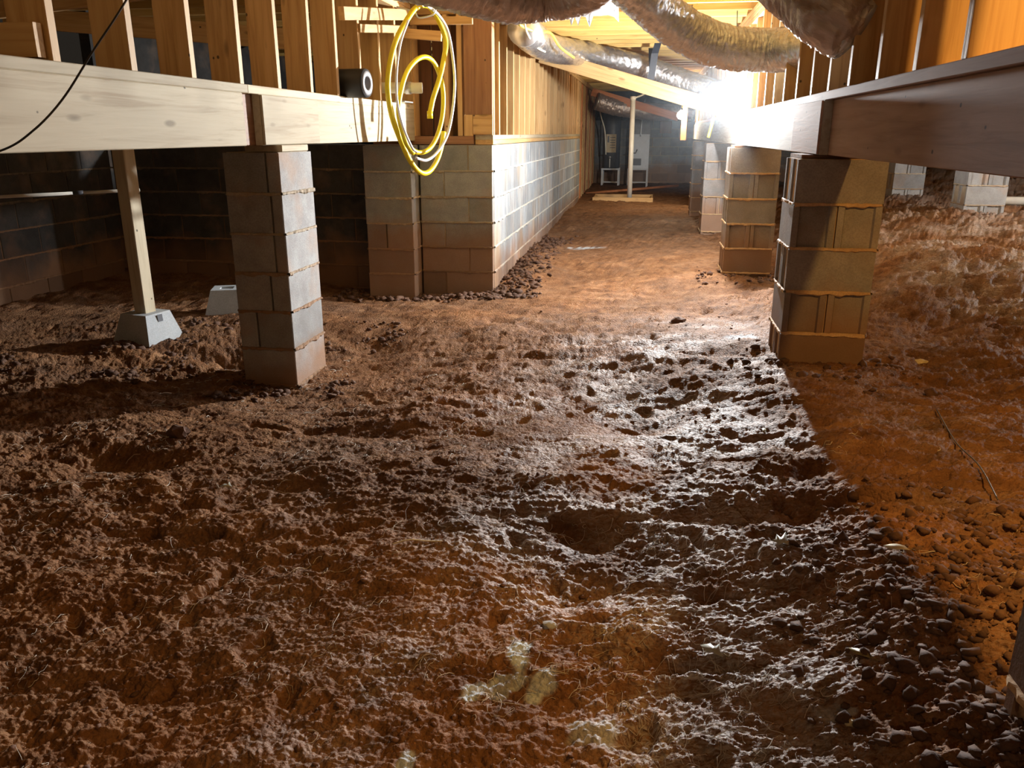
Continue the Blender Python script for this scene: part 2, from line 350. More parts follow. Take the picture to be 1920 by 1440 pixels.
def ground(x, y, fine=True):
    x = np.asarray(x, float); y = np.asarray(y, float)
    num = np.zeros_like(x); den = np.full_like(x, 1e-9)
    for cx, cy, cz, s in CTRL:
        wgt = s*s/(((x-cx)**2+(y-cy)**2)+.12*s)**1.6; num += wgt*cz; den += wgt
    z = num/den
    for cx, cy, sx, sy, a in DENTS: z = z+a*np.exp(-((x-cx)/sx)**2-((y-cy)/sy)**2)
    wx = x+.05*perlin(x*3.1, y*3.1, 21); wy = y+.05*perlin(x*3.1, y*3.1, 22)
    amp = 0.55+0.9*np.clip(perlin(x*.8+5, y*.8, 3)+.5, 0, 1)
    amp = amp*(1+1.1*np.clip(x-1.15, 0, 1))
    z = z+.040*perlin(x*.9, y*.9, 1)+.032*perlin(wx*2.6, wy*3.2, 2)*amp
    z = z+.014*perlin(wx*6, wy*8, 4)*amp
    for f_, a_, k_, sd in ((4.6, .0045, 7, 51), (11, .0036, 8, 52), (26, .0024, 8, 53), (58, .0016, 7, 54)):
        z = z+a_*amp*np.tanh(perlin(wx*f_+7, wy*f_*1.3, sd)*k_)
    z = z+.010*np.abs(perlin(wx*12, wy*15, 5))*amp-.004
    z = z+.0100*np.abs(perlin(wx*27, wy*33, 6))*amp
    if fine:
        z = z+.0075*np.abs(perlin(wx*52, wy*62, 7))+.0050*np.abs(perlin(x*95, y*115, 8))+.0024*perlin(x*190, y*210, 9)
        # pits left where clods were kicked out
        pn = perlin(wx*7.5+3, wy*9.5, 12); z = z-.026*np.clip((pn-.34)*7, 0, 1)*amp
    return z
def gz(x, y): return float(ground(np.array([x]), np.array([y]))[0])

def build_ground():
    rows = [-1.2]
    while rows[-1] < 20.6:
        Y = rows[-1]; d = max(Y, .9); rows.append(Y+max(0.0032, d*d*0.00115) if Y > 1.0 else Y+0.02)
    rows = np.array(rows); nr = len(rows); ND = 860; NE = 14
    lo = np.maximum(-5.0, -(.45+.93*np.maximum(rows, .3))); hi = np.minimum(8.6, .75+.46*np.maximum(rows, .3))
    s = np.linspace(0, 1, ND); e = np.linspace(0, 1, NE+1)[:-1]
    X = np.concatenate([-5.4+(lo[:, None]+5.4)*e[None, :], lo[:, None]+(hi-lo)[:, None]*s[None, :], 9.0+(hi[:, None]-9.0)*e[None, ::-1]], axis=1)
    nc = X.shape[1]; Y = np.repeat(rows[:, None], nc, 1)
    Z = ground(X.ravel(), Y.ravel()).reshape(nr, nc)
    co = np.stack([X, Y, Z], -1).reshape(-1, 3).astype(np.float32)
    idx = np.arange(nr*nc).reshape(nr, nc)
    q = np.stack([idx[:-1, :-1], idx[:-1, 1:], idx[1:, 1:], idx[1:, :-1]], -1).reshape(-1)
    nq = len(q)//4
    me = bpy.data.meshes.new('ground'); me.vertices.add(len(co)); me.vertices.foreach_set('co', co.ravel())
    me.loops.add(len(q)); me.loops.foreach_set('vertex_index', q.astype(np.int32))
    me.polygons.add(nq); me.polygons.foreach_set('loop_start', np.arange(0, len(q), 4, dtype=np.int32))
    me.polygons.foreach_set('use_smooth', np.ones(nq, dtype=bool)); me.update(); me.validate()
    x, y = co[:, 0], co[:, 1]
    # pale crust with grazing lamplight painted in: broad band along the trodden way and the right-hand slope
    band = np.exp(-((x-.15+.02*y)/(.62))**2)*np.clip((5.5-y)/3, 0, 1)+.8*np.clip((x-1.2)/1.0, 0, 1)*np.clip((y-4.6)/1.2, 0, 1)
    patch = np.clip(perlin(x*2.1+9, y*2.1, 14)*2.2+.55, 0, 1)*np.clip(perlin(x*7, y*7, 15)*1.5+.8, 0, 1)
    crust_sheen = np.clip(band, 0, 1)*patch+.12*patch
    light_patch = np.zeros_like(x)  # reflected light painted into the ground colour as bluish patches
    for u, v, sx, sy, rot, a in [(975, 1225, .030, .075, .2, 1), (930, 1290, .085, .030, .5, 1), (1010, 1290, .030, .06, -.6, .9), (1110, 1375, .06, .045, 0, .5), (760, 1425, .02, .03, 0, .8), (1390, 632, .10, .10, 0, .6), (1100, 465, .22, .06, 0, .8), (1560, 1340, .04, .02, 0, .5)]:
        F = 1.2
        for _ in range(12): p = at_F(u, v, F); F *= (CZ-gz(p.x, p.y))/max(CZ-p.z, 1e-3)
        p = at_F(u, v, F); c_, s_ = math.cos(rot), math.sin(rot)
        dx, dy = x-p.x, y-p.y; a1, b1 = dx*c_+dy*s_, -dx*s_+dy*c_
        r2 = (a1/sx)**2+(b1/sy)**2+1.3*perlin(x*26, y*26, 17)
        light_patch = np.maximum(light_patch, a*np.clip(1.6-r2*1.4, 0, 1))
    for nm, arr in (('crust_sheen', crust_sheen), ('light_patch', light_patch)):
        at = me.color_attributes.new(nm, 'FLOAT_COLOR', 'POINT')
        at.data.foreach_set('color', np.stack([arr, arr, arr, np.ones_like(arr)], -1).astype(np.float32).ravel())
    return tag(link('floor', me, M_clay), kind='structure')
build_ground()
def on_ground(u, v):
    F = 1.5
    for _ in range(25): p = at_F(u, v, F); F = 0.5*F+0.5*F*(CZ-gz(p.x, p.y))/max(CZ-p.z, 1e-3)
    p = at_F(u, v, F); return Vector((p.x, p.y, gz(p.x, p.y)))

# ------------------------------------------------------------------ masonry
BH, BL, BT, MJ = 0.2032, 0.4064, 0.2032, 0.010
def block_mesh(sx, sy, sz, m, core=None):
    """block with chamfered upright edges; core='x' / 'y' gives the open-ended look with a recessed middle on the faces of that axis"""
    key = ('blk', round(sx, 3), round(sy, 3), round(sz, 3), m.name, core)
    if key in _cache: return _cache[key]
    a, b, c = sx/2, sy/2, 0.004
    if core is None:
        prof = [(-a+c, -b), (a-c, -b), (a, -b+c), (a, b-c), (a-c, b), (-a+c, b), (-a, b-c), (-a, -b+c)]
    else:
        d = 0.016; f = 0.028; e = 0.006
        if core == 'y':   # ends face +-Y
            prof = [(-a, -b), (-a+f, -b), (-a+f+e, -b+d), (a-f-e, -b+d), (a-f, -b), (a, -b), (a, b), (a-f, b), (a-f-e, b-d), (-a+f+e, b-d), (-a+f, b), (-a, b)]
        else:
            prof = [(-a, -b), (a, -b), (a, -b+f), (a-d, -b+f+e), (a-d, b-f-e), (a, b-f), (a, b), (-a, b), (-a, b-f), (-a+d, b-f-e), (-a+d, -b+f+e), (-a, -b+f)]
    n = len(prof); vs = [(x, y, -sz/2) for x, y in prof]+[(x, y, sz/2) for x, y in prof]
    fs = [(i, (i+1) % n, (i+1) % n+n, i+n) for i in range(n)]+[tuple(range(n-1, -1, -1)), tuple(range(n, 2*n))]
    me = mesh_from(vs, fs, 'block'); me.materials.append(m); _cache[key] = me; return me
def squeeze(parent, segs, m, seed=0):
    """ragged mortar squeezed from joints; segs: (p0, p1, normal) lines, joined into one part"""
    rnd = random.Random(seed); vs, fs = [], []
    for p0, p1, nrm in segs:
        p0, p1, nrm = Vector(p0), Vector(p1), Vector(nrm); L_ = (p1-p0).length; n = max(2, int(L_/0.018)); d = p1-p0
        across = nrm.cross(d.normalized())
        if across.z < 0: across = -across
        base = len(vs); droop = 0
        for i in range(n+1):
            p = p0+d*(i/n); droop = 0.75*droop+rnd.uniform(-.006, .0065); hgt = .005+rnd.uniform(0, .004); dn = .006+min(.02, max(0, droop))+rnd.uniform(0, .004); out = .003+rnd.uniform(0, .008)
            vs += [p+across*hgt, p+across*hgt*.6+nrm*out, p-across*dn*.6+nrm*out*1.1, p-across*dn]
        for i in range(n):
            for k in range(3):
                a = base+i*4+k; fs.append((a, a+4, a+5, a+1))
    o0 = world_loc(parent); me = mesh_from([v-o0 for v in vs], fs, 'mortar'); return link('mortar_joint', me, m, parent, o0)
def pier(name, x0, x1, y0, y1, top, n, label, group, layout='alt', z_bottom=None, m=M_blockp, mort=M_mortar, seed=1):
    t = empty(name, ((x0+x1)/2, (y0+y1)/2, top-n*BH), label, 'pier', group)
    W, D = x1-x0, y1-y0; segs = []
    rnd = random.Random(seed)
    core = box('mortar_core', (x0+.012, y0+.020, top-n*BH), (x1-.012, y1-.020, top-.002), mort, t)
    for i in range(n):
        zc = top-BH*(i+.5); jx, jy = rnd.uniform(-.003, .003), rnd.uniform(-.003, .003); h = BH-MJ
        if layout == 'alt' and i % 2 == 0:       # two blocks side by side, long side to the front
            for yy0, yy1 in ((y0, (y0+y1)/2-.004), ((y0+y1)/2+.004, y1)):
                link('block', block_mesh(W, yy1-yy0, h, m, 'x'), m, t, ((x0+x1)/2+jx, (yy0+yy1)/2+jy, zc))
        elif layout == 'alt':
            for xx0, xx1 in ((x0, (x0+x1)/2-.004), ((x0+x1)/2+.004, x1)):
                link('block', block_mesh(xx1-xx0, D, h, m, 'y'), m, t, ((xx0+xx1)/2+jx, (y0+y1)/2+jy, zc))
        else:
            f = layout[i]
            if f is None: link('block', block_mesh(W, D, h, m), m, t, ((x0+x1)/2+jx, (y0+y1)/2+jy, zc))
            else:
                xm = x0+W*f
                link('block', block_mesh(xm-x0-.005, D, h, m), m, t, ((x0+xm-.005)/2+jx, (y0+y1)/2+jy, zc))
                link('block', block_mesh(x1-xm-.005, D, h, m), m, t, ((xm+.005+x1)/2+jx, (y0+y1)/2+jy, zc))
        if i:
            z = top-BH*i
            segs += [((x0+.004, y0, z), (x1-.004, y0, z), (0, -1, 0)), ((x0, y0+.004, z), (x0, y1-.004, z), (-1, 0, 0)), ((x1, y0+.004, z), (x1, y1-.004, z), (1, 0, 0)), ((x0+.004, y1, z), (x1-.004, y1, z), (0, 1, 0))]
    squeeze(t, segs, mort, seed)
    return t
def block_wall(name, axis, a0, a1, face, thick_dir, top, n, m, mort, squeeze_face=True, seed=0, half=0.5, rec=.007):
    """wall along axis 'x'/'y' between a0 and a1; face = coordinate of the visible face; thick_dir = +-1 away from the viewer"""
    t = empty(name, (0, 0, 0), kind='structure'); rnd = random.Random(seed)
    f0, f1 = sorted((face+thick_dir*rec, face+thick_dir*(BT-rec)))
    if axis == 'x': box('mortar_core', (a0+.006, f0, top-n*BH), (a1-.006, f1, top-.003), mort, t)
    else: box('mortar_core', (f0, a0+.006, top-n*BH), (f1, a1-.006, top-.003), mort, t)
    fc = face+thick_dir*BT/2; segs = []
    nrm = (0, -thick_dir, 0) if axis == 'x' else (-thick_dir, 0, 0)
    for i in range(n):
        zc = top-BH*(i+.5); x = a0; k = 0
        first = BL*half if i % 2 else BL
        while x < a1-.03:
            l = min(first if k == 0 else BL, a1-x); k += 1
            if l > .05:
                j = rnd.uniform(-.002, .002); c = x+l/2
                if axis == 'x': link('block', block_mesh(l-MJ, BT, BH-MJ, m), m, t, (c, fc+j, zc))
                else: link('block', block_mesh(BT, l-MJ, BH-MJ, m), m, t, (fc+j, c, zc))
            x += l
        if i and squeeze_face:
            z = top-BH*i
            segs.append((((a0, face, z), (a1, face, z)) if axis == 'x' else ((face, a0, z), (face, a1, z)))+(nrm,))
    if segs: squeeze(t, segs, mort, seed)
    return t
WT = CZ-.088
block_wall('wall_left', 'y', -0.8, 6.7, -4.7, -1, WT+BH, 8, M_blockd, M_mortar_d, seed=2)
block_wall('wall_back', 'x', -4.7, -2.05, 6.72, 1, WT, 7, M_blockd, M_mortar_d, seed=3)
block_wall('wall_center_front', 'x', -1.82, -1.21, 6.52, 1, WT, 7, M_block, M_mortar, seed=4)
block_wall('wall_center', 'y', 6.56, 15.2, -1.21, -1, WT, 7, M_blockc, M_mortar_w, seed=5, rec=.003)
block_wall('wall_far', 'x', -1.5, 4.0, 20.3, 1, CZ+.3, 9, M_block, M_mortar, seed=6, squeeze_face=False)
for nm, lo, hi in (('wall_right', (8.6, -1, -.2), (8.8, 20.5, CZ+1.2)), ('wall_far_right', (4.0, 20.3, -.2), (8.8, 20.5, CZ+1.2)), ('wall_far_left', (-5, 6.95, -.2), (-4.9, 20.5, CZ+1.2)), ('wall_far_top', (-5, 20.5, CZ+.3), (4.0, 20.6, CZ+1.2))):
    tag(box(nm, lo, hi, M_blockd), kind='structure')

# corner pier that carries the far end of the left girder
pier('block_pier', -2.22, -1.83, 6.32, 6.70, WT, 7, 'grey block pier standing against the center block wall behind the hanging yellow hose', 'block piers', [.0 or None, None, None, .42, None, None, None], m=M_block, seed=9)
pier('block_pier', -2.11, -1.81, 3.90, 4.31, CZ-.089, 7, 'slim block pier under the pale girder with its side brightly lit', 'block piers', [.76, .80, .78, .66, .34, None, None], seed=10)
RT = CZ-.109
PL = ['tallest looking block pier under the brown girder, a shadow across its top corner', 'block pier directly below the glaring work light', 'block pier with a pale blue front just behind the one under the work light', 'far block pier, third behind the work light, next to the white pole']
for i, (y, lab) in enumerate(zip((3.93, 6.95, 9.97, 12.6), PL)):
    pier('block_pier', .68, 1.07, y, y+(.33 if i == 0 else .39), RT, 6 if i < 2 else 7, lab, 'block piers', m=M_blockr, mort=M_mortar_o, seed=20+i)
pier('block_pier', .68, 1.07, .93, 1.33, RT, 6, 'dark block pier cut off by the right edge of the picture', 'block piers', m=M_blockr, mort=M_mortar_o, seed=30)
for i, (x, y, lab) in enumerate(((3.36, 9.35, 'white-lit low block pier beside the pale pipe on the red slope'), (3.36, 12.0, 'white-lit low block pier seen past the shadowed pier, deeper on the red slope'))):
    pier('block_pier', x, x+.4, y, y+.4, CZ-.12, 5, lab, 'block piers', seed=40+i)

# ------------------------------------------------------------------ left girder and stud wall
def stud_wall(name, label, X0, X1, ys, z0, z1, plate_pieces, m=M_stud, top_pieces=None, pm=None):
    t = empty(name, ((X0+X1)/2, ys[0], z0), label, 'stud wall', 'stud walls')
    for a, b in plate_pieces: box('bottom_plate', (X0, a, z0), (X1, b, z0+.038), pm or M_beam, t)
    for y in ys:
        j = random.uniform(-.004, .004); l = random.uniform(-.003, .003)
        board('stud', ((X0+X1)/2+j, y+.019, z0+.0385), ((X0+X1)/2+j+l, y+.019, z1-.0765), X1-X0, .038, m, t, (1, 0, 0))
    for a, b in (top_pieces or [(ys[0]-.1, ys[-1]+.15)]):
        box('top_plate', (X0, a, z1-.076), (X1, b, z1-.038), m, t); box('top_plate', (X0, a+.3, z1-.038), (X1, b, z1), m, t)
    return t
ZJ = CZ+.95                     # underside of the joists
GL0 = CZ-.056
g = empty('girder', (-1.9, 0, GL0), 'pale built-up wood girder with a dark gap, resting on the slim block pier', 'girder', 'girders')
box('ply', (-1.888, -.6, GL0), (-1.85, 3.66, GL0+.235), M_beam, g)
box('ply', (-1.888, 3.83, GL0), (-1.85, 6.62, GL0+.235), M_beam, g)
box('ply', (-1.927, -.6, GL0), (-1.889, 6.62, GL0+.234), M_dark, g)
box('ply', (-1.966, -.6, GL0), (-1.928, 6.60, GL0+.235), M_stud, g)
box('plywood_patch', (-1.8495, 3.835, GL0+.002), (-1.838, 4.52, GL0+.233), M_beam, g)
o = box('wood_shim', (-2.0, 3.93, CZ-.0885), (-1.80, 4.25, GL0-.0005), M_beam); tag(o, 'small pale wood shim between the slim pier and the pale girder', 'shim')
ysl = [2.435-.4064*3+.4064*i for i in range(14)]
ysl = [y for y in ysl if y < 6.5]
lw = stud_wall('stud_wall', 'stud wall of spaced boards standing on the pale girder', -1.99, -1.85, ysl, GL0+.235, ZJ, [(-.6, 3.72), (3.725, 6.62)])
# small timbers around the left stud wall
def scrap(name, p0, p1, w_, t_, m, label, cat, wd=(0, 0, 1), group=None):
    return tag(board(name, p0, p1, w_, t_, m, None, wd), label, cat, group)
scrap('blocking', (-2.75, 2.41, CZ+.275), (-1.87, 2.41, CZ+.275), .10, .038, M_stud, 'short wood block lying on the pale girder at the left edge', 'wood block')
p = at_X(640, 25, -1.83); q = at_X(776, 28, -1.83)
scrap('nailer', p, q, .075, .038, M_stud, 'upper short board nailed across the studs, the yellow hose hangs from it', 'board', group='boards across the studs')
p = at_X(684, 43, -1.80); q = at_X(780, 42, -1.80)
scrap('nailer', (-1.845, p.y, p.z-.03), (-1.845, q.y, q.z-.05), .05, .03, M_stud, 'thin board nailed across the studs just below the hose hook', 'board', group='boards across the studs')
p = at_Y(770, 40, 6.42); q = at_Y(886, 38, 6.42)
scrap('nailer', p, q, .055, .038, M_stud, 'board nailed level between the studs and the wood corner post', 'board', group='boards across the studs')
p = at_Y(745, 62, 6.36); q = at_Y(828, 68, 6.36)
scrap('nailer', p, q, .07, .038, M_stud, 'slightly slanting board seen through the yellow hose coil', 'board', group='boards across the studs')

# dim framing beyond the left stud wall
for k, (a, b, lab) in enumerate((((-4.6, 3.4, CZ+.40), (-2.3, 4.3, CZ+.78), 'slanting brace in the dark behind the pale girder, near the left edge'), ((-4.6, 5.6, CZ+.80), (-2.2, 6.0, CZ+.62), 'slanting brace deep in the dark behind the stud wall'))):
    scrap('brace', a, b, .14, .038, M_stud, lab, 'brace', group='braces')

# ------------------------------------------------------------------ framing on the center block wall
sw = empty('stud_wall', (-1.28, 6.55, WT), 'tall orange stud wall above the long lit block wall', 'stud wall', 'stud walls')
box('sill_plate', (-1.36, 6.56, WT+.002), (-1.215, 15.2, WT+.038), M_stud, sw)
box('bottom_plate', (-1.36, 6.56, WT+.039), (-1.215, 15.2, WT+.075), M_beam, sw)
yy = [6.56, 6.62, 6.86]+[7.24+.36*i for i in range(23)]
for i, y in enumerate(yy):
    board('stud', (-1.288+random.uniform(-.004, .004), y+.019, WT+.076), (-1.288, y+.019, ZJ-.077), .14, .038, M_stud, sw, (1, 0, 0))
box('top_plate', (-1.36, 6.56, ZJ-.076), (-1.215, 20.2, ZJ-.039), M_stud, sw); box('top_plate', (-1.36, 6.56, ZJ-.038), (-1.215, 20.2, ZJ-.001), M_stud, sw)
for i in range(24):          # weathered boards that close the wall beyond the blocks
    y = 15.25+.2*i; board('plank', (-1.27+.02*(i % 2), y+.09, -.05), (-1.27+.02*(i % 2), y+.09, ZJ-.08), .19, .025, M_stud if i % 3 else M_orange, sw, (0, 1, 0))
for i in range(22):          # sheathing planks behind the studs
    y = 9.7+.25*i; board('plank', (-1.375, y+.12, WT+.08), (-1.375, y+.12, ZJ-.08), .235, .02, M_stud, sw, (0, 1, 0))

fw = empty('stud_wall', (-1.6, 6.6, WT), 'dark short stud wall with a wide corner post, behind the yellow hose', 'stud wall', 'stud walls')
box('bottom_plate', (-2.2, 6.53, WT+.002), (-1.37, 6.67, WT+.066), M_dark, fw)
for x in (-2.1, -1.86, -1.585, -1.475): board('stud', (x, 6.60, WT+.068), (x, 6.60, ZJ-.08), .14, .038, M_stud, fw, (0, 1, 0))
box('corner_post', (-1.445, 6.535, WT+.068), (-1.375, 6.575, CZ+.14), M_stud, fw); box('corner_post', (-1.44, 6.535, CZ+.142), (-1.215, 6.555, ZJ-.08), M_dark, fw)
box('corner_post', (-1.372, 6.535, WT+.078), (-1.215, 6.556, CZ+.14), M_stud, fw)
box('top_plate', (-2.2, 6.53, ZJ-.078), (-1.375, 6.67, ZJ-.001), M_stud, fw)
for i in range(4): board('sheathing_board', (-2.15+.21*i+.1, 6.70, WT+.07), (-2.15+.21*i+.1, 6.70, ZJ-.08), .2, .018, M_osb, fw, (1, 0, 0))

# ------------------------------------------------------------------ right girder and stud wall
GR0 = CZ-.093
g = empty('girder', (.85, 0, GR0), 'long brown built-up girder along the right, turning white towards the work light', 'girder', 'girders')
box('ply', (.80, -.6, GR0), (.838, 3.92, GR0+.235), M_beam_d, g)
box('ply', (.839, -.6, GR0), (.877, 14.6, GR0+.235), M_beam_d, g); box('ply', (.878, -.6, GR0), (.916, 14.6, GR0+.234), M_beam_d, g)
box('ply', (.80, 3.93, GR0), (.838, 14.6, GR0+.235), M_beam_m, g); box('ply', (.761, 3.9, GR0), (.799, 14.6, GR0+.234), M_beam_m, g)
box('plywood_patch', (.750, 3.905, GR0+.003), (.7605, 4.58, GR0+.231), M_beam_d, g)
for i, (y, lab) in enumerate(((3.97, 'thin dark cap on the tallest looking pier under the brown girder'), (6.97, 'thin cap under the girder below the work light'))):
    tag(box('cap_plate', (.70, y, RT+.0005), (1.05, y+.3, GR0-.0005), M_dark), lab, 'cap', 'pier caps')
ysr = [.28+.4075*i for i in range(36)]
stud_wall('stud_wall', 'long row of close studs standing on the brown girder under the ducts', .78, .92, ysr, GR0+.235, ZJ, [(-.6, 5.2), (5.205, 10.0), (10.005, 14.6)], top_pieces=[(-.6, 14.6)], pm=M_beam_d)
rw = bpy.data.objects['stud_wall.003'] if 'stud_wall.003' in bpy.data.objects else None
if rw: box('top_plate', (.78, -.6, ZJ-.115), (.92, 14.6, ZJ-.077), M_stud, rw)

# ------------------------------------------------------------------ ceiling
ce = empty('ceiling', (0, 0, ZJ), kind='structure')
i = 0; y = -.9
while y < 20.3:
    board('joist', (-4.75, y+.019, ZJ+.118), (8.6, y+.019, ZJ+.118), .235, .038, M_joist, ce, (0, 0, 1)); y += .4064; i += 1
M_sub = plain('subfloor', (0.66, 0.60, 0.50), 0.8)
for i in range(9):
    board('subfloor_sheet', (-5, -1+1.22+2.44*i, ZJ+.246), (8.8, -1+1.22+2.44*i, ZJ+.246), 2.435, .018, M_sub, ce, (0, 1, 0))

# ------------------------------------------------------------------ post on precast block, left
dk = at_F(303, 634, 4.9); PX, PY = dk.x-.10, dk.y+.02
gzp = gz(PX, PY)
def deck_block(x, y, z0, rot, label):
    t = empty('deck_block', (x, y, z0), label, 'concrete block', 'deck blocks')
    b, a, h = .145, .10, .20
    vs = [(-b, -b, 0), (b, -b, 0), (b, b, 0), (-b, b, 0), (-b, -b, .03), (b, -b, .03), (b, b, .03), (-b, b, .03), (-a, -a, h), (a, -a, h), (a, a, h), (-a, a, h),
          (-.046, -.046, h), (.046, -.046, h), (.046, .046, h), (-.046, .046, h), (-.046, -.046, h-.04), (.046, -.046, h-.04), (.046, .046, h-.04), (-.046, .046, h-.04)]
    fs = [(3, 2, 1, 0)]
    for r0 in (0, 4): fs += [(r0+i, r0+(i+1) % 4, r0+4+(i+1) % 4, r0+4+i) for i in range(4)]
    fs += [(8+i, 8+(i+1) % 4, 12+(i+1) % 4, 12+i) for i in range(4)]+[(12+i, 12+(i+1) % 4, 16+(i+1) % 4, 16+i) for i in range(4)]+[(16, 17, 18, 19)]
    body = link('body', mesh_from(vs, fs), M_deck, t, (x, y, z0), Quaternion((0, 0, 1), rot))
    for s in (-1, 1):
        q = Quaternion((0, 0, 1), rot); p = q @ Vector((s*.0, -.109, .165))
        link('notch', mesh_from([(-.02, -.004, -.022), (.02, -.004, -.022), (.02, -.0, .022), (-.02, 0, .022), (-.02, .02, -.022), (.02, .02, -.022)], [(0, 1, 2, 3)]), M_cabd, t, Vector((x, y, z0))+q @ Vector((.112*s, -.0, .17)), q @ Quaternion((0, 0, 1), R(90)*s)) if s > 0 else None
    return t
deck_block(PX, PY, gzp-.015, R(-12), 'pale grey precast block with sloping sides holding up the lone wood post')
tag(board('post', (PX, PY, gzp+.146), (PX, PY, ZJ-.001), .089, .089, M_beam, None, (math.cos(R(-12)), math.sin(R(-12)), 0), .004), 'lone square wood post standing on a precast block, left of the slim pier', 'post')
d2 = at_F(430, 578, 5.7); deck_block(d2.x, d2.y, gz(d2.x, d2.y)-.015, R(20), 'precast block half hidden behind the slim block pier')

# white pipe seen in the dark at left
a = at_F(-60, 372, 5.3); b = at_F(262, 356, 5.6)
t = empty('pvc_pipe', a, 'thin white pipe running level in the dark to the lone wood post', 'pipe', 'white pipes')
tube('pipe_length', [a, a.lerp(b, .62)], .011, M_pvc, t, 10, sp=False); tube('shade_band', [a.lerp(b, .60), a.lerp(b, .66)], .015, M_cabd, t, 10, sp=False); tube('pipe_length', [a.lerp(b, .64), b], .011, M_pvc, t, 10, sp=False)  # dark band stands in for the shadow across the pipe

# ------------------------------------------------------------------ hanging yellow hose
A0, A1 = Vector((-1.72, 5.35, 0)), Vector((-1.47, 6.0, 0)); nn = (A1-A0).cross(Vector((0, 0, 1))).normalized()
def on_coil(u, v, off=0.0):
    x, y, z = ray(u, v); d = Vector((x, y, z)); o_ = Vector((0, 0, CZ)); s = (A0-o_).dot(nn)/d.dot(nn)
    return o_+d*s+nn*off
def sgn_path(P, o0, o1): n = len(P); return [on_coil(u, v, o0+(o1-o0)*i/(n-1)) for i, (u, v) in enumerate(P)]
hose = empty('yellow_hose', on_coil(775, 20), 'bright yellow corrugated hose hanging in loose loops from a board', 'hose')
path1 = [(793, 214), (800, 185), (812, 150), (822, 110), (826, 75), (812, 35), (795, 12), (775, 14), (757, 38), (738, 75), (727, 120), (724, 165), (732, 215), (748, 258), (768, 300), (788, 323), (806, 322), (822, 300), (832, 270), (836, 247)]
path2 = [(760, 30), (744, 60), (733, 100), (727, 150), (730, 190), (742, 240), (760, 270), (782, 286), (803, 278), (818, 250), (826, 210), (825, 165), (812, 125), (795, 108), (775, 112), (755, 135), (742, 175), (738, 215), (750, 265), (764, 288)]
tube('hose_loop', sgn_path(path1, .06, -.02), .0185, M_hose, hose, 12, 8); tube('hose_loop', sgn_path(path2[4:], .0, .05), .0165, M_hose, hose, 12, 8)
tube('clear_tube', sgn_path([(775, 10), (800, 30), (818, 60), (828, 110), (832, 160), (828, 210), (818, 255), (800, 285), (780, 300), (760, 296)], .10, .09), .010, M_sheet, hose, 10, 8)
tube('clear_tube', sgn_path([(745, 40), (730, 80), (722, 130), (721, 180), (730, 230), (748, 275), (758, 285)], .09, .11), .008, M_sheet, hose, 10, 8)
e = on_coil(793, 214, .06); tube('hose_end', [e+Vector((0, 0, -.03)), e+Vector((0, 0, .02))], .021, M_hose, hose, 12, sp=False)
tag(tube('wire_hook', [on_coil(772, 22, .02)+Vector((-.12, 0, .03)), on_coil(772, 22, .02), on_coil(776, 34, .04), on_coil(788, 30, .10), on_coil(790, 20, .12)], .006, M_steel, None, 6), 'bent metal hook the yellow hose hangs from', 'hook')

# pipe pieces on the girder plate
c = at_X(688, 156, -1.72); t = empty('pipe_insulation', (c.x, c.y, c.z), 'short black foam pipe sleeve with a grey ring, lying among the studs', 'pipe sleeve')
ax = Vector((1, -.12, .0)).normalized()
sl = lathe('sleeve', [(.045, .002), (.082, 0), (.085, -.01), (.085, -.30), (.0, -.30)], M_black, t, c, ax, 28)
sub(lathe('inner_ring', [(.040, -.06), (.040, .004), (.052, .006), (.070, .004), (.071, -.002)], M_gray, None, c, ax, 28), sl)
c = at_X(792, 165, -1.60); t = empty('pvc_pipe_stub', c, 'cream pipe stub lying on the plate beside the yellow hose', 'pipe', 'white pipes')
lathe('pipe', [(.030, -.30), (.030, 0), (.035, 0), (.037, -.005), (.037, -.30), (.030, -.30)], M_pvc, t, c, Vector((1, .25, .0)), 20)
lathe('collar', [(.042, -.08), (.042, -.12), (.037, -.12), (.037, -.08), (.042, -.08)], M_steel, t, c, Vector((1, .25, .0)), 20)
c = at_X(760, 178, -1.80); tag(box('steel_connector', (c.x-.05, c.y-.12, CZ+.218), (c.x+.03, c.y+.10, CZ+.228), M_steel), 'bright flat metal connector on the plate below the cream pipe stub', 'bracket')

# black cable swinging across the left
tag(tube('black_cable', [at_F(330, -160, 2.3), at_F(237, 0, 2.15), at_F(175, 95, 2.1), at_F(118, 185, 2.05), at_F(62, 245, 2.0), at_F(0, 283, 2.0), at_F(-120, 310, 2.0)], .0026, M_cable, None, 8, 12), 'thin black cable sagging across the pale girder', 'cable', 'cables')

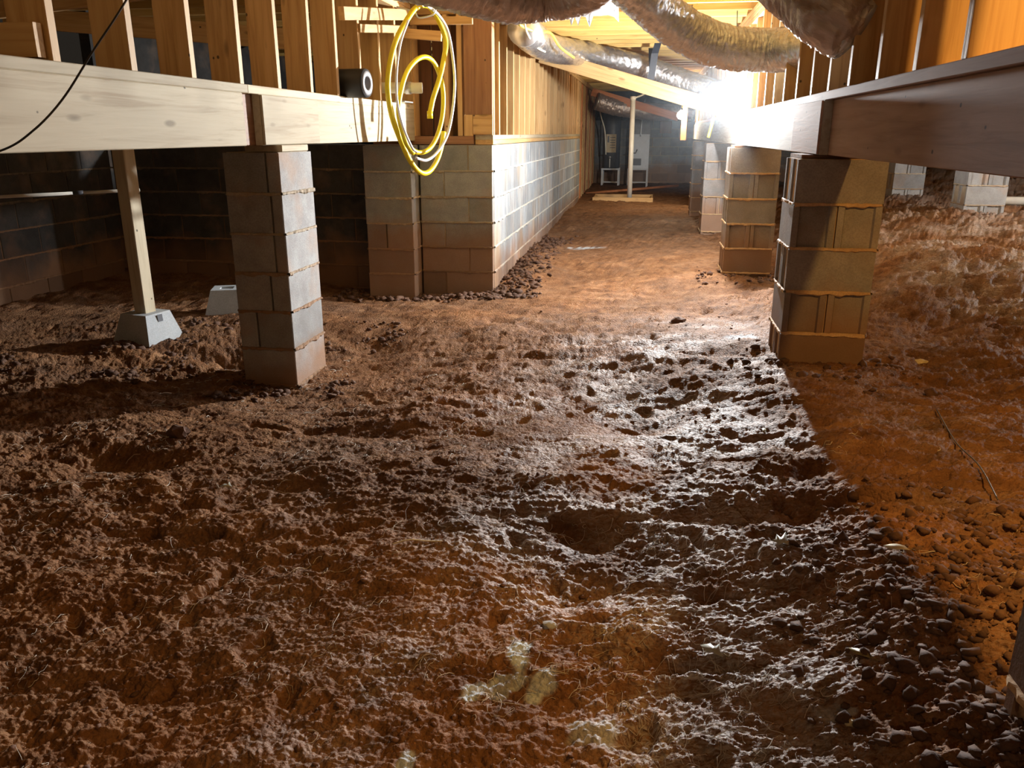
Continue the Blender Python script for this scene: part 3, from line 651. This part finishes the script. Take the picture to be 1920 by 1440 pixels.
# ------------------------------------------------------------------ ducts
def duct(name, pts, r, m, label, seed, ends=True, per=44, amp=.12):
    P = spline(pts, per); rnd = random.Random(seed); seg = 72
    ph = [rnd.uniform(0, 6.28) for _ in range(4)]
    acc_ = [0.0]
    for a_, b_ in zip(P, P[1:]): acc_.append(acc_[-1]+(b_-a_).length)
    def rf(i, t):
        ct, st, l = math.cos(t), math.sin(t), acc_[i]
        big = mnoise.noise(Vector((ct*1.2, st*1.2, l*3+seed)))
        mid = mnoise.noise(Vector((ct*2.2, st*2.2, l*16+seed)))
        w1 = 1-abs(mnoise.noise(Vector((ct*2.6+l*9, st*2.6, l*42+seed))))*2.2
        w2 = 1-abs(mnoise.noise(Vector((ct*6+l*20, st*6, l*75+seed))))*2.2
        return r*(1+amp*(.35*big+.35*mid+.50*w1+.28*w2))
    t = empty(name, P[0], label, 'duct', 'foil ducts')
    dj = tube('duct_jacket', P, r, m, t, seg, 1, True, False, rf)
    wr = dj.data.attributes.new('wrap', 'FLOAT_VECTOR', 'POINT'); acc = 0.0; dat = []
    for i in range(len(P)):
        if i: acc += (P[i]-P[i-1]).length
        for k in range(seg): tt = 2*math.pi*k/seg; dat += [math.cos(tt), math.sin(tt), acc]
    wr.data.foreach_set('vector', dat)
    for P0, P1 in (((P[0], P[1]), (P[-1], P[-2])) if ends else ()):
        d = (P1-P0).normalized() if False else (Vector(P1)-Vector(P0)).normalized()
        tube('end_collar', [Vector(P0)-d*.01, Vector(P0)+d*.035], r*1.07, M_steel, t, 24, 1, True, False)
    return t
duct('flex_duct', [(-1.75, 3.5, CZ+.79), (-1.2, 4.15, CZ+.755), at_F(945, -12, 4.7), at_F(1020, -14, 4.8), at_F(1090, -26, 4.7), at_F(1150, -75, 4.4)], .135, M_foilb, 'dusty brown foil duct cut by the top edge, above the orange stud wall', 1)
duct('flex_duct', [at_F(1120, -75, 4.6), at_F(1180, -30, 4.8), at_F(1236, 22, 5.0), at_F(1296, 64, 5.15), at_F(1360, 88, 5.2), at_F(1452, 94, 5.2), Vector((.95, 5.05, CZ+.47))], .118, M_foil, 'thick silver foil duct sagging above the work light', 2)
duct('flex_duct', [(-1.0, 6.75, CZ+.78), (-1.01, 7.5, CZ+.78), (-.95, 8.3, CZ+.78), at_F(1110, 104, 9.6), at_F(1200, 124, 10.0), at_F(1270, 148, 9.9), at_F(1345, 172, 9.6), at_F(1400, 182, 9.5)], .12, M_foil, 'shiny silver foil duct beyond the long diagonal brace', 3)
duct('flex_duct', [at_F(1340, -130, 3.9), at_F(1440, -78, 3.8), at_F(1510, -25, 3.65), at_F(1560, 18, 3.5), at_F(1600, 40, 3.5)], .14, M_foilb, 'dark dusty duct hanging in the upper right in front of the studs', 4)
duct('flex_duct', [(-1.05, 17.2, CZ+.62), (-.6, 17.3, CZ+.50), (.1, 17.5, CZ+.42), (.9, 17.6, CZ+.40)], .16, M_foilb, 'brown duct far back above the white cabinet', 5)
# duct straps and cables
def strap(name, pts, wd, label):
    vs = []
    for p in pts: vs += [Vector(p)+Vector((-wd/2, -.0, 0)), Vector(p)+Vector((wd/2, -.0, 0)), Vector(p)+Vector((wd/2, .003, 0)), Vector(p)+Vector((-wd/2, .003, 0))]
    fs = []
    for i in range(len(pts)-1):
        for k in range(4): fs.append((i*4+k, i*4+(k+1) % 4, i*4+4+(k+1) % 4, i*4+4+k))
    return tag(link(name, mesh_from(vs, fs), M_strap), label, 'strap', 'duct straps')
strap('hanger_strap', [at_F(1236, 74, 9.55), at_F(1228, 100, 9.5), at_F(1220, 150, 9.5)], .075, 'slanting black hanger strap around the shiny duct, longer of the two')
strap('hanger_strap', [at_F(1221, 90, 9.75), at_F(1222, 128, 9.7)], .06, 'short upright black hanger strap beside the longer slanting one')
strap('hanger_strap', [(-.3, 17.45, ZJ), (-.32, 17.36, CZ+.6), (-.3, 17.25, CZ+.30)], .06, 'far black strap holding the brown duct above the white cabinet')
tag(tube('yellow_cable', [at_F(958, 22, 6.2), at_F(965, 38, 6.2), at_F(985, 52, 6.6), at_F(1010, 60, 7.0), at_F(1032, 62, 7.4), at_F(1050, 88, 7.6), at_F(1076, 108, 8.0)], .011, M_ycable, None, 8), 'yellow cable looping below the dusty duct at the wall top', 'cable', 'cables')
tag(tube('white_cable', [at_F(983, 38, 6.3), at_F(986, 55, 6.4), at_F(996, 76, 6.9), at_F(1008, 90, 7.2), at_F(1022, 97, 7.4)], .008, M_wcable, None, 8), 'white cable crossing the yellow one at the wall top', 'cable', 'cables')
tag(tube('yellow_cable', [at_F(1347, 176, 9.0), at_F(1344, 190, 9.0), at_F(1340, 212, 9.0), at_F(1334, 236, 9.0), at_F(1328, 258, 9.0)], .018, M_ycable, None, 8), 'yellow cable hanging onto the pier just behind the work light', 'cable', 'cables')
tag(tube('white_cable', [at_Y(1121, 190, 18.5), at_Y(1128, 222, 18.5), at_Y(1134, 245, 18.5), at_Y(1136, 290, 18.5)], .014, M_wcable, None, 6), 'cream cable dangling beside the dark tank at the far end', 'cable', 'cables')
# torn plastic by the ducts
def rag(pts_uv, F, label, seed):
    rnd = random.Random(seed); n = len(pts_uv); vs, fs = [], []
    for (u, v, ln) in pts_uv:
        for k in range(5):
            p = at_F(u, v+ln*k/4, F+.03*math.sin(u*.4+k)); vs.append(p); 
    for i in range(n-1):
        for k in range(4): a = i*5+k; fs.append((a, a+1, a+6, a+5))
    me = mesh_from([v-vs[0] for v in vs], fs, 'rag', True); o = link('torn_plastic', me, M_film, None, vs[0])
    so = o.modifiers.new('s', 'SOLIDIFY'); so.thickness = .004
    return tag(o, label, 'plastic sheet', 'torn plastic')
rag([(1066, 24, 6), (1072, 22, 25), (1078, 22, 8), (1084, 20, 28), (1090, 20, 10), (1098, 18, 14), (1106, 14, 36), (1112, 4, 26), (1124, -6, 36), (1140, -14, 42), (1152, -20, 52), (1160, -20, 60)], 5.4, 'torn white plastic hanging between the two nearer ducts', 1)
rag([(928, 16, 4), (938, 18, 10), (950, 20, 16), (962, 24, 12), (975, 30, 14), (990, 34, 8)], 6.0, 'rumpled clear plastic hanging at the top corner of the orange stud wall', 2)

# ------------------------------------------------------------------ braces between the walls
scrap('brace', at_Y(1014, 104, 9.3), Vector((.74, 8.85, CZ+.235)), .15, .038, M_stud, 'long pale diagonal brace board crossing below the shiny duct', 'brace', group='braces')
scrap('brace', at_Y(1110, 172, 17.2), at_Y(1272, 220, 17.2), .15, .04, M_orange, 'reddish diagonal brace at the far end behind the white pole', 'brace', group='braces')

# ------------------------------------------------------------------ work light and bulbs
def wlamp(name, loc, label, glow, cage_r=.085, h=.2, cordtop=None, cat='lamp', bulb_r=.03):
    loc = Vector(loc); t = empty(name, loc, label, cat, 'lamps')
    lathe('socket', [(0, .16), (.02, .16), (.028, .15), (.028, .10), (.035, .09), (0, .09)], M_black, t, loc, (0, 0, 1), 14)
    lathe('bulb', [(0, .089), (bulb_r*.6, .086), (bulb_r, .07), (bulb_r, .058), (0, .05)], glow, t, loc, (0, 0, 1), 16)
    for k in range(6):
        a = k*math.pi/3; d = Vector((math.cos(a), math.sin(a), 0))
        tube('cage_wire', [loc+d*.03+Vector((0, 0, .10)), loc+d*cage_r+Vector((0, 0, .03)), loc+d*cage_r+Vector((0, 0, -.05)), loc+d*.02+Vector((0, 0, -.11))], .0018, M_steel, t, 5, 4)
    tube('cord', [loc+Vector((0, 0, .16)), loc+Vector((.02, .01, .3)), cordtop or loc+Vector((0.0, .02, .5))], .004, M_cable, t, 6, 6)
    return t
wlamp('work_light', LAMP,  'glaring white caged work light hanging beside the right stud wall', M_glow, cordtop=Vector((.67, 7.3, ZJ)))
wlamp('caged_bulb', (1.12, 1.35, CZ+.80), 'orange caged bulb hanging beyond the right stud wall', M_glow_o, cordtop=Vector((1.12, 1.36, ZJ+.0)))
wlamp('caged_bulb', (0.15, -1.1, CZ+.30), 'added warm fill lamp in a cage, unseen behind the viewpoint', M_glow_o, cordtop=Vector((.15, -1.1, ZJ)))  # body for the added rear fill
wlamp('flood_lamp', (6.2, 7.6, CZ+.35), 'white work lamp hanging over the red slope', M_glow, cordtop=Vector((6.2, 7.6, ZJ)))
gb = at_Y(1277, 216, 13.9); t = empty('globe_bulb', gb, 'round glowing bulb far down the passage on a yellow cord', 'lamp', 'lamps')
lathe('bulb', [(0.001, -.065), (.035, -.055), (.06, -.025), (.065, 0), (.058, .03), (.03, .055), (.02, .07)], M_glow_w, t, gb, (0, 0, 1), 20)
lathe('socket', [(.022, .065), (.026, .07), (.026, .11), (.0, .115)], M_black, t, gb, (0, 0, 1), 12)
tube('cord', [gb+Vector((0, 0, .11)), gb+Vector((.05, 0, .22)), Vector((gb.x+.08, gb.y, ZJ))], .012, M_ycable, t, 6)
p = at_Y(1285, 190, 14.1); q = at_Y(1284, 256, 14.1); scrap('upright', (p.x, 14.1, p.z+.5), (p.x, 14.1, RT+.0), .09, .04, M_orange, 'orange upright board right behind the round glowing bulb', 'board', wd=(1, 0, 0))

# ------------------------------------------------------------------ far end: tank, cabinet, stands, pole
YF = 19.2
gf = gz(-.4, YF)
def stand(x0, x1, y0, y1, top, label):
    t = empty('metal_stand', ((x0+x1)/2, (y0+y1)/2, gf-.02), label, 'stand', 'metal stands')
    box('top_rail', (x0, y0, top-.035), (x1, y0+.03, top), M_cabw, t); box('top_rail', (x0, y1-.03, top-.035), (x1, y1, top), M_cabw, t)
    for x in (x0, x1-.045):
        for y in (y0, y1-.045): box('leg', (x, y, gf-.05), (x+.045, y+.045, top-.036), M_cabw, t)
    box('lower_rail', (x0+.046, y0+.005, gf+.06), (x1-.046, y0+.03, gf+.09), M_cabw, t)
    return t
zs = CZ-.77
stand(-1.02, -.60, YF-.05, YF+.4, zs, 'pale metal stand under the dark tank'); stand(-.42, .05, YF-.05, YF+.4, zs, 'pale metal stand under the tall white cabinet')
t = empty('tank', (-.81, YF+.18, zs), 'dark tall water tank with a paper label on a pale stand', 'tank')
lathe('body', [(0, 0), (.19, 0), (.20, .02), (.20, 1.30), (.18, 1.34), (0, 1.36)], M_cabd, t, (-.81, YF+.18, zs+.001), (0, 0, 1), 28)
pl = box('paper_label', (-.93, YF-.035, CZ-.42), (-.70, YF-.030, CZ-.02), M_paper, t); sub(box('label_line', (-.90, YF-.0375, CZ-.20), (-.86, YF-.0355, CZ-.06), M_cabd), pl)
for k in range(5): sub(box('label_line', (-.84, YF-.0375, CZ-.10-.055*k), (-.72, YF-.0355, CZ-.085-.055*k), M_cabd), pl)
vl = lathe('valve', [(0, 0), (.02, 0), (.02, .05), (.03, .05), (.03, .07), (0, .07)], M_steel, t, (-.83, YF-.02, CZ-.52), (0, -1, 0), 12)
sub(tube('drain_pipe', [(-.83, YF-.07, CZ-.52), (-.83, YF-.07, CZ-.75)], .012, M_pvc, None, 8, sp=False), vl)
tube('supply_pipe', [(-.74, YF+.1, zs+1.36), (-.74, YF+.05, CZ+.72), (-.62, YF, CZ+.74)], .014, M_steel, t, 8)
tube('supply_pipe', [(-.9, YF+.1, zs+1.36), (-.9, YF+.1, CZ+.74)], .014, M_steel, t, 8, sp=False)
t = empty('cabinet', (-.18, YF+.2, zs), 'tall white metal cabinet with a small dark window on a pale stand', 'cabinet')
box('body', (-.41, YF-.02, zs+.001), (.05, YF+.4, zs+.75), M_cabw, t); box('upper_body', (-.41, YF-.02, zs+.752), (.05, YF+.4, zs+1.40), M_gray, t)
box('window', (-.33, YF-.026, zs+.07), (-.12, YF-.0205, zs+.22), M_cabd, t); box('door_panel', (-.40, YF-.030, zs+.26), (.04, YF-.0205, zs+.72), M_cabw, t)
tube('vent_pipe', [(-.16, YF-.05, zs+.70), (-.14, YF-.05, zs+1.1), (-.10, YF-.04, zs+1.5)], .014, M_steel, t, 8)
tube('gas_pipe', [(-.45, YF-.06, zs+.34), (-.25, YF-.06, zs+.34), (-.22, YF-.06, zs+.42)], .012, M_cabd, t, 8, sp=False)
box('notice', (-.12, YF-.026, zs+1.06), (.04, YF-.0205, zs+1.34), M_sheet, t)
tag(box('junction_box', (.28, YF+.98, CZ+.0), (.55, YF+1.099, CZ+.28), M_dark), 'small brown box on the far wall right of the white cabinet', 'box')
for k in range(5): pass
p = at_Y(1187, 184, 15.3); q = at_Y(1180, 374, 15.3)
t = empty('pvc_pole', (q.x, 15.3, q.z), 'upright white pole at the far end of the passage', 'pipe', 'white pipes')
tube('pole', [Vector((q.x, 15.3, gz(q.x, 15.3)-.02)), Vector((p.x, 15.3, p.z))], .045, M_pvc, t, 16, sp=False); tube('cap', [Vector((p.x, 15.3, p.z-.03)), Vector((p.x, 15.3, p.z+.03))], .052, M_pvc, t, 16, sp=False)
tube('branch', [Vector((p.x, 15.3, p.z-.01)), Vector((p.x+.22, 15.4, p.z+.10)), Vector((p.x+.30, 15.5, ZJ))], .015, M_pvc, t, 8)
gq = gz(-.3, 15.6)
t = empty('pit_frame', (-.3, 15.4, gq), 'low lumber frame on the ground around the foot of the white pole', 'frame')
box('board', (-.95, 15.15, gq-.02), (.15, 15.19, gq+.09), M_stud, t); box('board', (-.95, 16.0, gq-.02), (.15, 16.04, gq+.09), M_stud, t); box('board', (-.95, 15.195, gq-.02), (-.91, 15.995, gq+.08), M_stud, t); box('board', (.11, 15.195, gq-.02), (.15, 15.995, gq+.08), M_stud, t)
p = at_Y(1098, 363, 16.9); q = at_Y(1272, 348, 17.6)
tag(tube('copper_pipe', [Vector((p.x, p.y, p.z)), Vector((q.x, q.y, q.z))], .028, M_orange, None, 8, sp=False), 'long thin reddish pipe lying across the ground at the far end', 'pipe')
p = on_ground(1868, 384); tag(tube('pvc_pipe', [p+Vector((0, 0, .06)), p+Vector((.5, -.32, .075)), p+Vector((1.3, -.95, .09))], .05, M_pvc, None, 14), 'fat white pipe lying on the red slope beside the low white-lit pier', 'pipe', 'white pipes')

# ------------------------------------------------------------------ loose things on the ground
def leaf(u, v, s, rot, m, label, shape):
    p = on_ground(u, v); t = empty('dry_leaf', p+Vector((0, 0, .004)), label, 'leaf', 'dry leaves')
    if shape == 'long': out = [(-1, 0), (-.5, .30), (0, .36), (.6, .25), (1.0, .0), (.55, -.2), (0, -.28), (-.6, -.2)]
    elif shape == 'lobed': out = [(-1, .1), (-.5, .25), (-.3, .7), (0, .3), (.5, .8), (.45, .2), (1, .0), (.5, -.25), (.3, -.8), (0, -.3), (-.5, -.55), (-.45, -.1)]
    else: out = [(-1, 0), (-.4, .45), (.1, .30), (.3, .65), (.6, .2), (1, -.15), (.4, -.25), (.1, -.1), (-.3, -.35)]
    vs = [(0, 0, .25*s)]+[(x*s, y*s, (.12+.35*abs(y)+.1*math.sin(3*x))*s) for x, y in out]; n = len(out)
    fs = [(0, 1+i, 1+(i+1) % n) for i in range(n)]
    o = link('blade', mesh_from(vs, fs, 'leaf', True), m, t, p+Vector((0, 0, .004)), Quaternion((0, 0, 1), rot) @ Quaternion((1, 0, 0), R(18)))
    so = o.modifiers.new('s', 'SOLIDIFY'); so.thickness = .0012
    q = Quaternion((0, 0, 1), rot); tube('stem', [p+q @ Vector((s*.9, 0, .014)), p+q @ Vector((s*1.5, s*.1, .008))], .0011, M_leafb, t, 5, sp=False)
leaf(1335, 1225, .030, R(-35), M_leaf, 'pale silvery dry leaf standing on the ground near the bottom edge', 'long2')
leaf(1612, 1230, .024, R(-40), M_leafb, 'olive brown curled leaf next to the dark clods', 'long')
leaf(1465, 1020, .030, R(10), M_leaf, 'pale lobed leaf on the dark soil near the orange patch', 'lobed')
leaf(1680, 1032, .030, R(-15), M_cream, 'cream curled leaf on the edge of the orange-lit soil', 'long')
leaf(425, 915, .025, R(5), M_leaf, 'small pale leaf on the dark red soil left of the middle', 'long2')
leaf(1432, 810, .026, R(80), M_leafb, 'brown leaf standing on edge in the bright soil', 'long')
def chip(name, u, v, sx, sy, sz, m, label, cat, rot=0, seed=0):
    p = on_ground(u, v); rnd = random.Random(seed); bm = bmesh.new(); bmesh.ops.create_icosphere(bm, subdivisions=2, radius=1)
    for w_ in bm.verts: w_.co = Vector((w_.co.x*sx, w_.co.y*sy, w_.co.z*sz))*(1+.35*mnoise.noise(w_.co*1.7+Vector((seed, 0, 0))))
    me = bpy.data.meshes.new(name); bm.to_mesh(me); bm.free()
    return tag(link(name, me, m, None, p+Vector((0, 0, sz*.35)), Quaternion((0, 0, 1), rot)), label, cat)
chip('wood_scrap', 1724, 682, .045, .02, .016, M_cream, 'yellowish wood scrap on the soil right of the shadowed pier', 'scrap', .1, 1)
chip('stone', 1596, 1357, .014, .010, .008, M_cream, 'small cream stone beside the dark clods at the bottom', 'stone', .1, 2)
chip('stone', 1030, 1175, .020, .014, .010, M_deck, 'smooth grey stone above the white patch near the bottom edge', 'stone', .1, 3)
chip('clod', 1272, 603, .045, .03, .022, M_clod, 'dark clod sitting on the bright trodden soil', 'clod', .1, 4)
chip('clod', 335, 815, .045, .03, .03, M_clod, 'dark clod on the shadowed soil left of the slim pier foot', 'clod', .1, 5)
pr = on_ground(735, 1020); tag(tube('twig', [pr, pr+Vector((.05, .012, .012)), pr+Vector((.10, .020, .008)), pr+Vector((.16, .022, .010))], .002, M_cream, None, 6), 'thin straw-yellow twig on the red soil in the middle', 'twig')
pr = on_ground(1430, 765); tag(tube('root', [on_ground(1755, 775)+Vector((0, 0, .01)), on_ground(1790, 840)+Vector((0, 0, .008)), on_ground(1835, 880)+Vector((0, 0, .012)), on_ground(1870, 940)+Vector((0, 0, .006))], .0022, M_cabd, None, 6), 'dark thin root in the orange-lit soil', 'root')

# clods: one heap of countless crumbs
def scatter_clods(name, n, sampler, smin, smax, label, seed, m=M_clod):
    rs = np.random.RandomState(seed); bm = bmesh.new(); bmesh.ops.create_icosphere(bm, subdivisions=1, radius=1)
    bv = np.array([v.co for v in bm.verts]); bf = np.array([[v.index for v in f.verts] for f in bm.faces]); bm.free()
    X, Y = sampler(rs, n); n = len(X); Z = ground(X, Y)
    s = smin+(smax-smin)*rs.rand(n)**3.0; V = np.zeros((n, len(bv), 3))
    ang = rs.rand(n)*6.28; c_, s_ = np.cos(ang), np.sin(ang)
    jit = 1+.33*rs.randn(n, len(bv), 1).clip(-1.5, 1.5)
    P = bv[None]*jit*s[:, None, None]*np.stack([.8+.5*rs.rand(n), .7+.4*rs.rand(n), .5+.3*rs.rand(n)], -1)[:, None, :]
    V[..., 0] = P[..., 0]*c_[:, None]-P[..., 1]*s_[:, None]+X[:, None]; V[..., 1] = P[..., 0]*s_[:, None]+P[..., 1]*c_[:, None]+Y[:, None]; V[..., 2] = P[..., 2]+Z[:, None]+s[:, None]*.2
    F = (bf[None]+(np.arange(n)*len(bv))[:, None, None]).reshape(-1)
    me = bpy.data.meshes.new(name); me.vertices.add(n*len(bv)); me.vertices.foreach_set('co', V.astype(np.float32).ravel())
    me.loops.add(len(F)); me.loops.foreach_set('vertex_index', F.astype(np.int32)); me.polygons.add(len(F)//3); me.polygons.foreach_set('loop_start', np.arange(0, len(F), 3, dtype=np.int32)); me.update()
    return tag(link(name, me, m), label, 'soil', kind='stuff')
def region(x0, x1, y0, y1, dens=None):
    def f(rs, n):
        x = x0+(x1-x0)*rs.rand(n); y = y0+(y1-y0)*rs.rand(n)**1.3
        if dens is not None: k = dens(x, y) > rs.rand(n); x, y = x[k], y[k]
        return x, y
    return f
scatter_clods('clods', 4200, region(.35, 1.1, 1.0, 2.6, lambda x, y: np.clip((x-.30)*2.4, 0, 1)*np.clip((2.6-y)/1.0, 0, 1)), .0025, .020, 'loose dark clods at the foot of the nearest pier, lower right corner', 5)
scatter_clods('crumbs', 9000, region(-2.6, 1.2, 1.0, 6.0, lambda x, y: np.clip(perlin(x*1.7, y*1.7, 31)*3+.25, .05, 1)*np.clip(1.3-y/5.5, .1, 1)), .0012, .010, 'soil crumbs strewn over the red clay', 6)
scatter_clods('rubble', 3500, region(-1.25, -.6, 6.2, 10.0, lambda x, y: np.clip(1-(x+1.2)/(.42), 0, 1)), .006, .035, 'crumbled clay heaped along the foot of the long lit block wall', 7)
scatter_clods('rubble', 2200, region(-2.5, -1.1, 6.0, 6.5, lambda x, y: np.clip((y-6.1)*4, 0, 1)), .006, .035, 'crumbled clay along the dark foot of the corner wall', 8)
scatter_clods('rubble', 2600, region(-3.6, -1.5, 3.6, 5.2, lambda x, y: np.clip(perlin(x*2.2, y*2.2, 33)*4, 0, 1)), .005, .026, 'crumbled clay and chips between the precast block and the slim pier', 9)
scatter_clods('rubble', 1500, region(.45, 1.3, 3.4, 7.6, lambda x, y: np.exp(-((y-6.8)/.3)**2)+np.exp(-((y-3.9)/.3)**2)*.5), .005, .03, 'clay crumbs around the feet of the piers on the right', 10)

# root fibres: countless pale threads
def fibres(name, n, sampler, label, seed, lmin=.02, lmax=.09):
    rs = np.random.RandomState(seed); X, Y = sampler(rs, n); n = len(X); K = 6
    a = rs.rand(n)*6.28; L_ = lmin+(lmax-lmin)*rs.rand(n)**2; cur = rs.randn(n)*.55
    px_ = np.zeros((n, K)); py_ = np.zeros((n, K)); px_[:, 0], py_[:, 0] = X, Y; hd = a.copy()
    for k in range(1, K): hd = hd+cur+rs.randn(n)*.35; px_[:, k] = px_[:, k-1]+np.cos(hd)*L_/(K-1); py_[:, k] = py_[:, k-1]+np.sin(hd)*L_/(K-1)
    pz = ground(px_.ravel(), py_.ravel()).reshape(n, K); arch = np.sin(np.linspace(0, 3.14, K))[None]*(L_*.10*rs.rand(n))[:, None]+.0018; pz = pz+arch
    r = (.00045+.0008*rs.rand(n)**2)[:, None]*(.6+.28*Y)[:, None].clip(.9, 2.2)*np.linspace(1, .5, K)[None]
    dx = np.gradient(px_, axis=1); dy = np.gradient(py_, axis=1); ln = np.sqrt(dx*dx+dy*dy)+1e-9; nx, ny = -dy/ln, dx/ln
    V = np.stack([np.stack([px_+nx*r, py_+ny*r, pz], -1), np.stack([px_-nx*r, py_-ny*r, pz], -1), np.stack([px_, py_, pz+r*1.4], -1)], 2)   # n,K,3,3
    base = (np.arange(n)*K*3)[:, None, None]+(np.arange(K-1)*3)[None, :, None]
    q = []
    for i, j in ((0, 1), (1, 2), (2, 0)): q.append(np.stack([base+i, base+j, base+j+3, base+i+3], -1).reshape(-1, 4))
    F = np.concatenate(q).reshape(-1)
    me = bpy.data.meshes.new(name); me.vertices.add(V.size//3); me.vertices.foreach_set('co', V.astype(np.float32).ravel()); me.loops.add(len(F)); me.loops.foreach_set('vertex_index', F.astype(np.int32))
    me.polygons.add(len(F)//4); me.polygons.foreach_set('loop_start', np.arange(0, len(F), 4, dtype=np.int32)); me.polygons.foreach_set('use_smooth', np.ones(len(F)//4, dtype=bool)); me.update()
    return tag(link(name, me, M_root), label, 'roots', kind='stuff')
fibres('root_fibres', 11000, region(-1.2, 1.1, 1.05, 4.6, lambda x, y: np.exp(-((x-.15)/.5)**2)*np.clip(perlin(x*3, y*3, 41)*3+.4, .03, 1)*np.clip(1.6-y*.35, .1, 1)), 'fine pale root threads matted over the bright soil', 12)
fibres('root_fibres', 3500, region(-2.6, -.2, 1.05, 4.5, lambda x, y: np.clip(perlin(x*2, y*2, 42)*3+.2, .03, 1)), 'scattered pale root threads on the dark red soil at left', 13)

# ------------------------------------------------------------------ scattering volume added to imitate lens glare around the work light
hz = mesh_from([(x, y, z) for z in (-.7, .62) for x, y in ((-1.5, -1.6), (1.5, -1.6), (1.5, 1.6), (-1.5, 1.6))], [(3, 2, 1, 0), (4, 5, 6, 7), (0, 1, 5, 4), (1, 2, 6, 5), (2, 3, 7, 6), (3, 0, 4, 7)], 'glare')
mh = bpy.data.materials.new('lamp_glare'); mh.use_nodes = True; nt = mh.node_tree; nt.nodes.clear()
vs_ = nt.nodes.new('ShaderNodeVolumePrincipled'); vs_.inputs['Density'].default_value = 0.05; vs_.inputs['Anisotropy'].default_value = 0.55; vs_.inputs['Color'].default_value = (.85, .93, 1, 1)
tc = nt.nodes.new('ShaderNodeTexCoord'); ln = nt.nodes.new('ShaderNodeVectorMath'); ln.operation = 'LENGTH'; nt.links.new(tc.outputs['Object'], ln.inputs[0])
mr = nt.nodes.new('ShaderNodeMapRange'); mr.inputs[1].default_value = 0.0; mr.inputs[2].default_value = 1.5; mr.inputs[3].default_value = .012; mr.inputs[4].default_value = 0.0; nt.links.new(ln.outputs['Value'], mr.inputs[0]); nt.links.new(mr.outputs[0], vs_.inputs['Density'])
ou = nt.nodes.new('ShaderNodeOutputMaterial'); nt.links.new(vs_.outputs[0], ou.inputs['Volume'])
o = link('glare_volume', hz, mh, None, LAMP); tag(o, 'added volume imitating lens glare around the white work light', 'glare', kind='stuff')
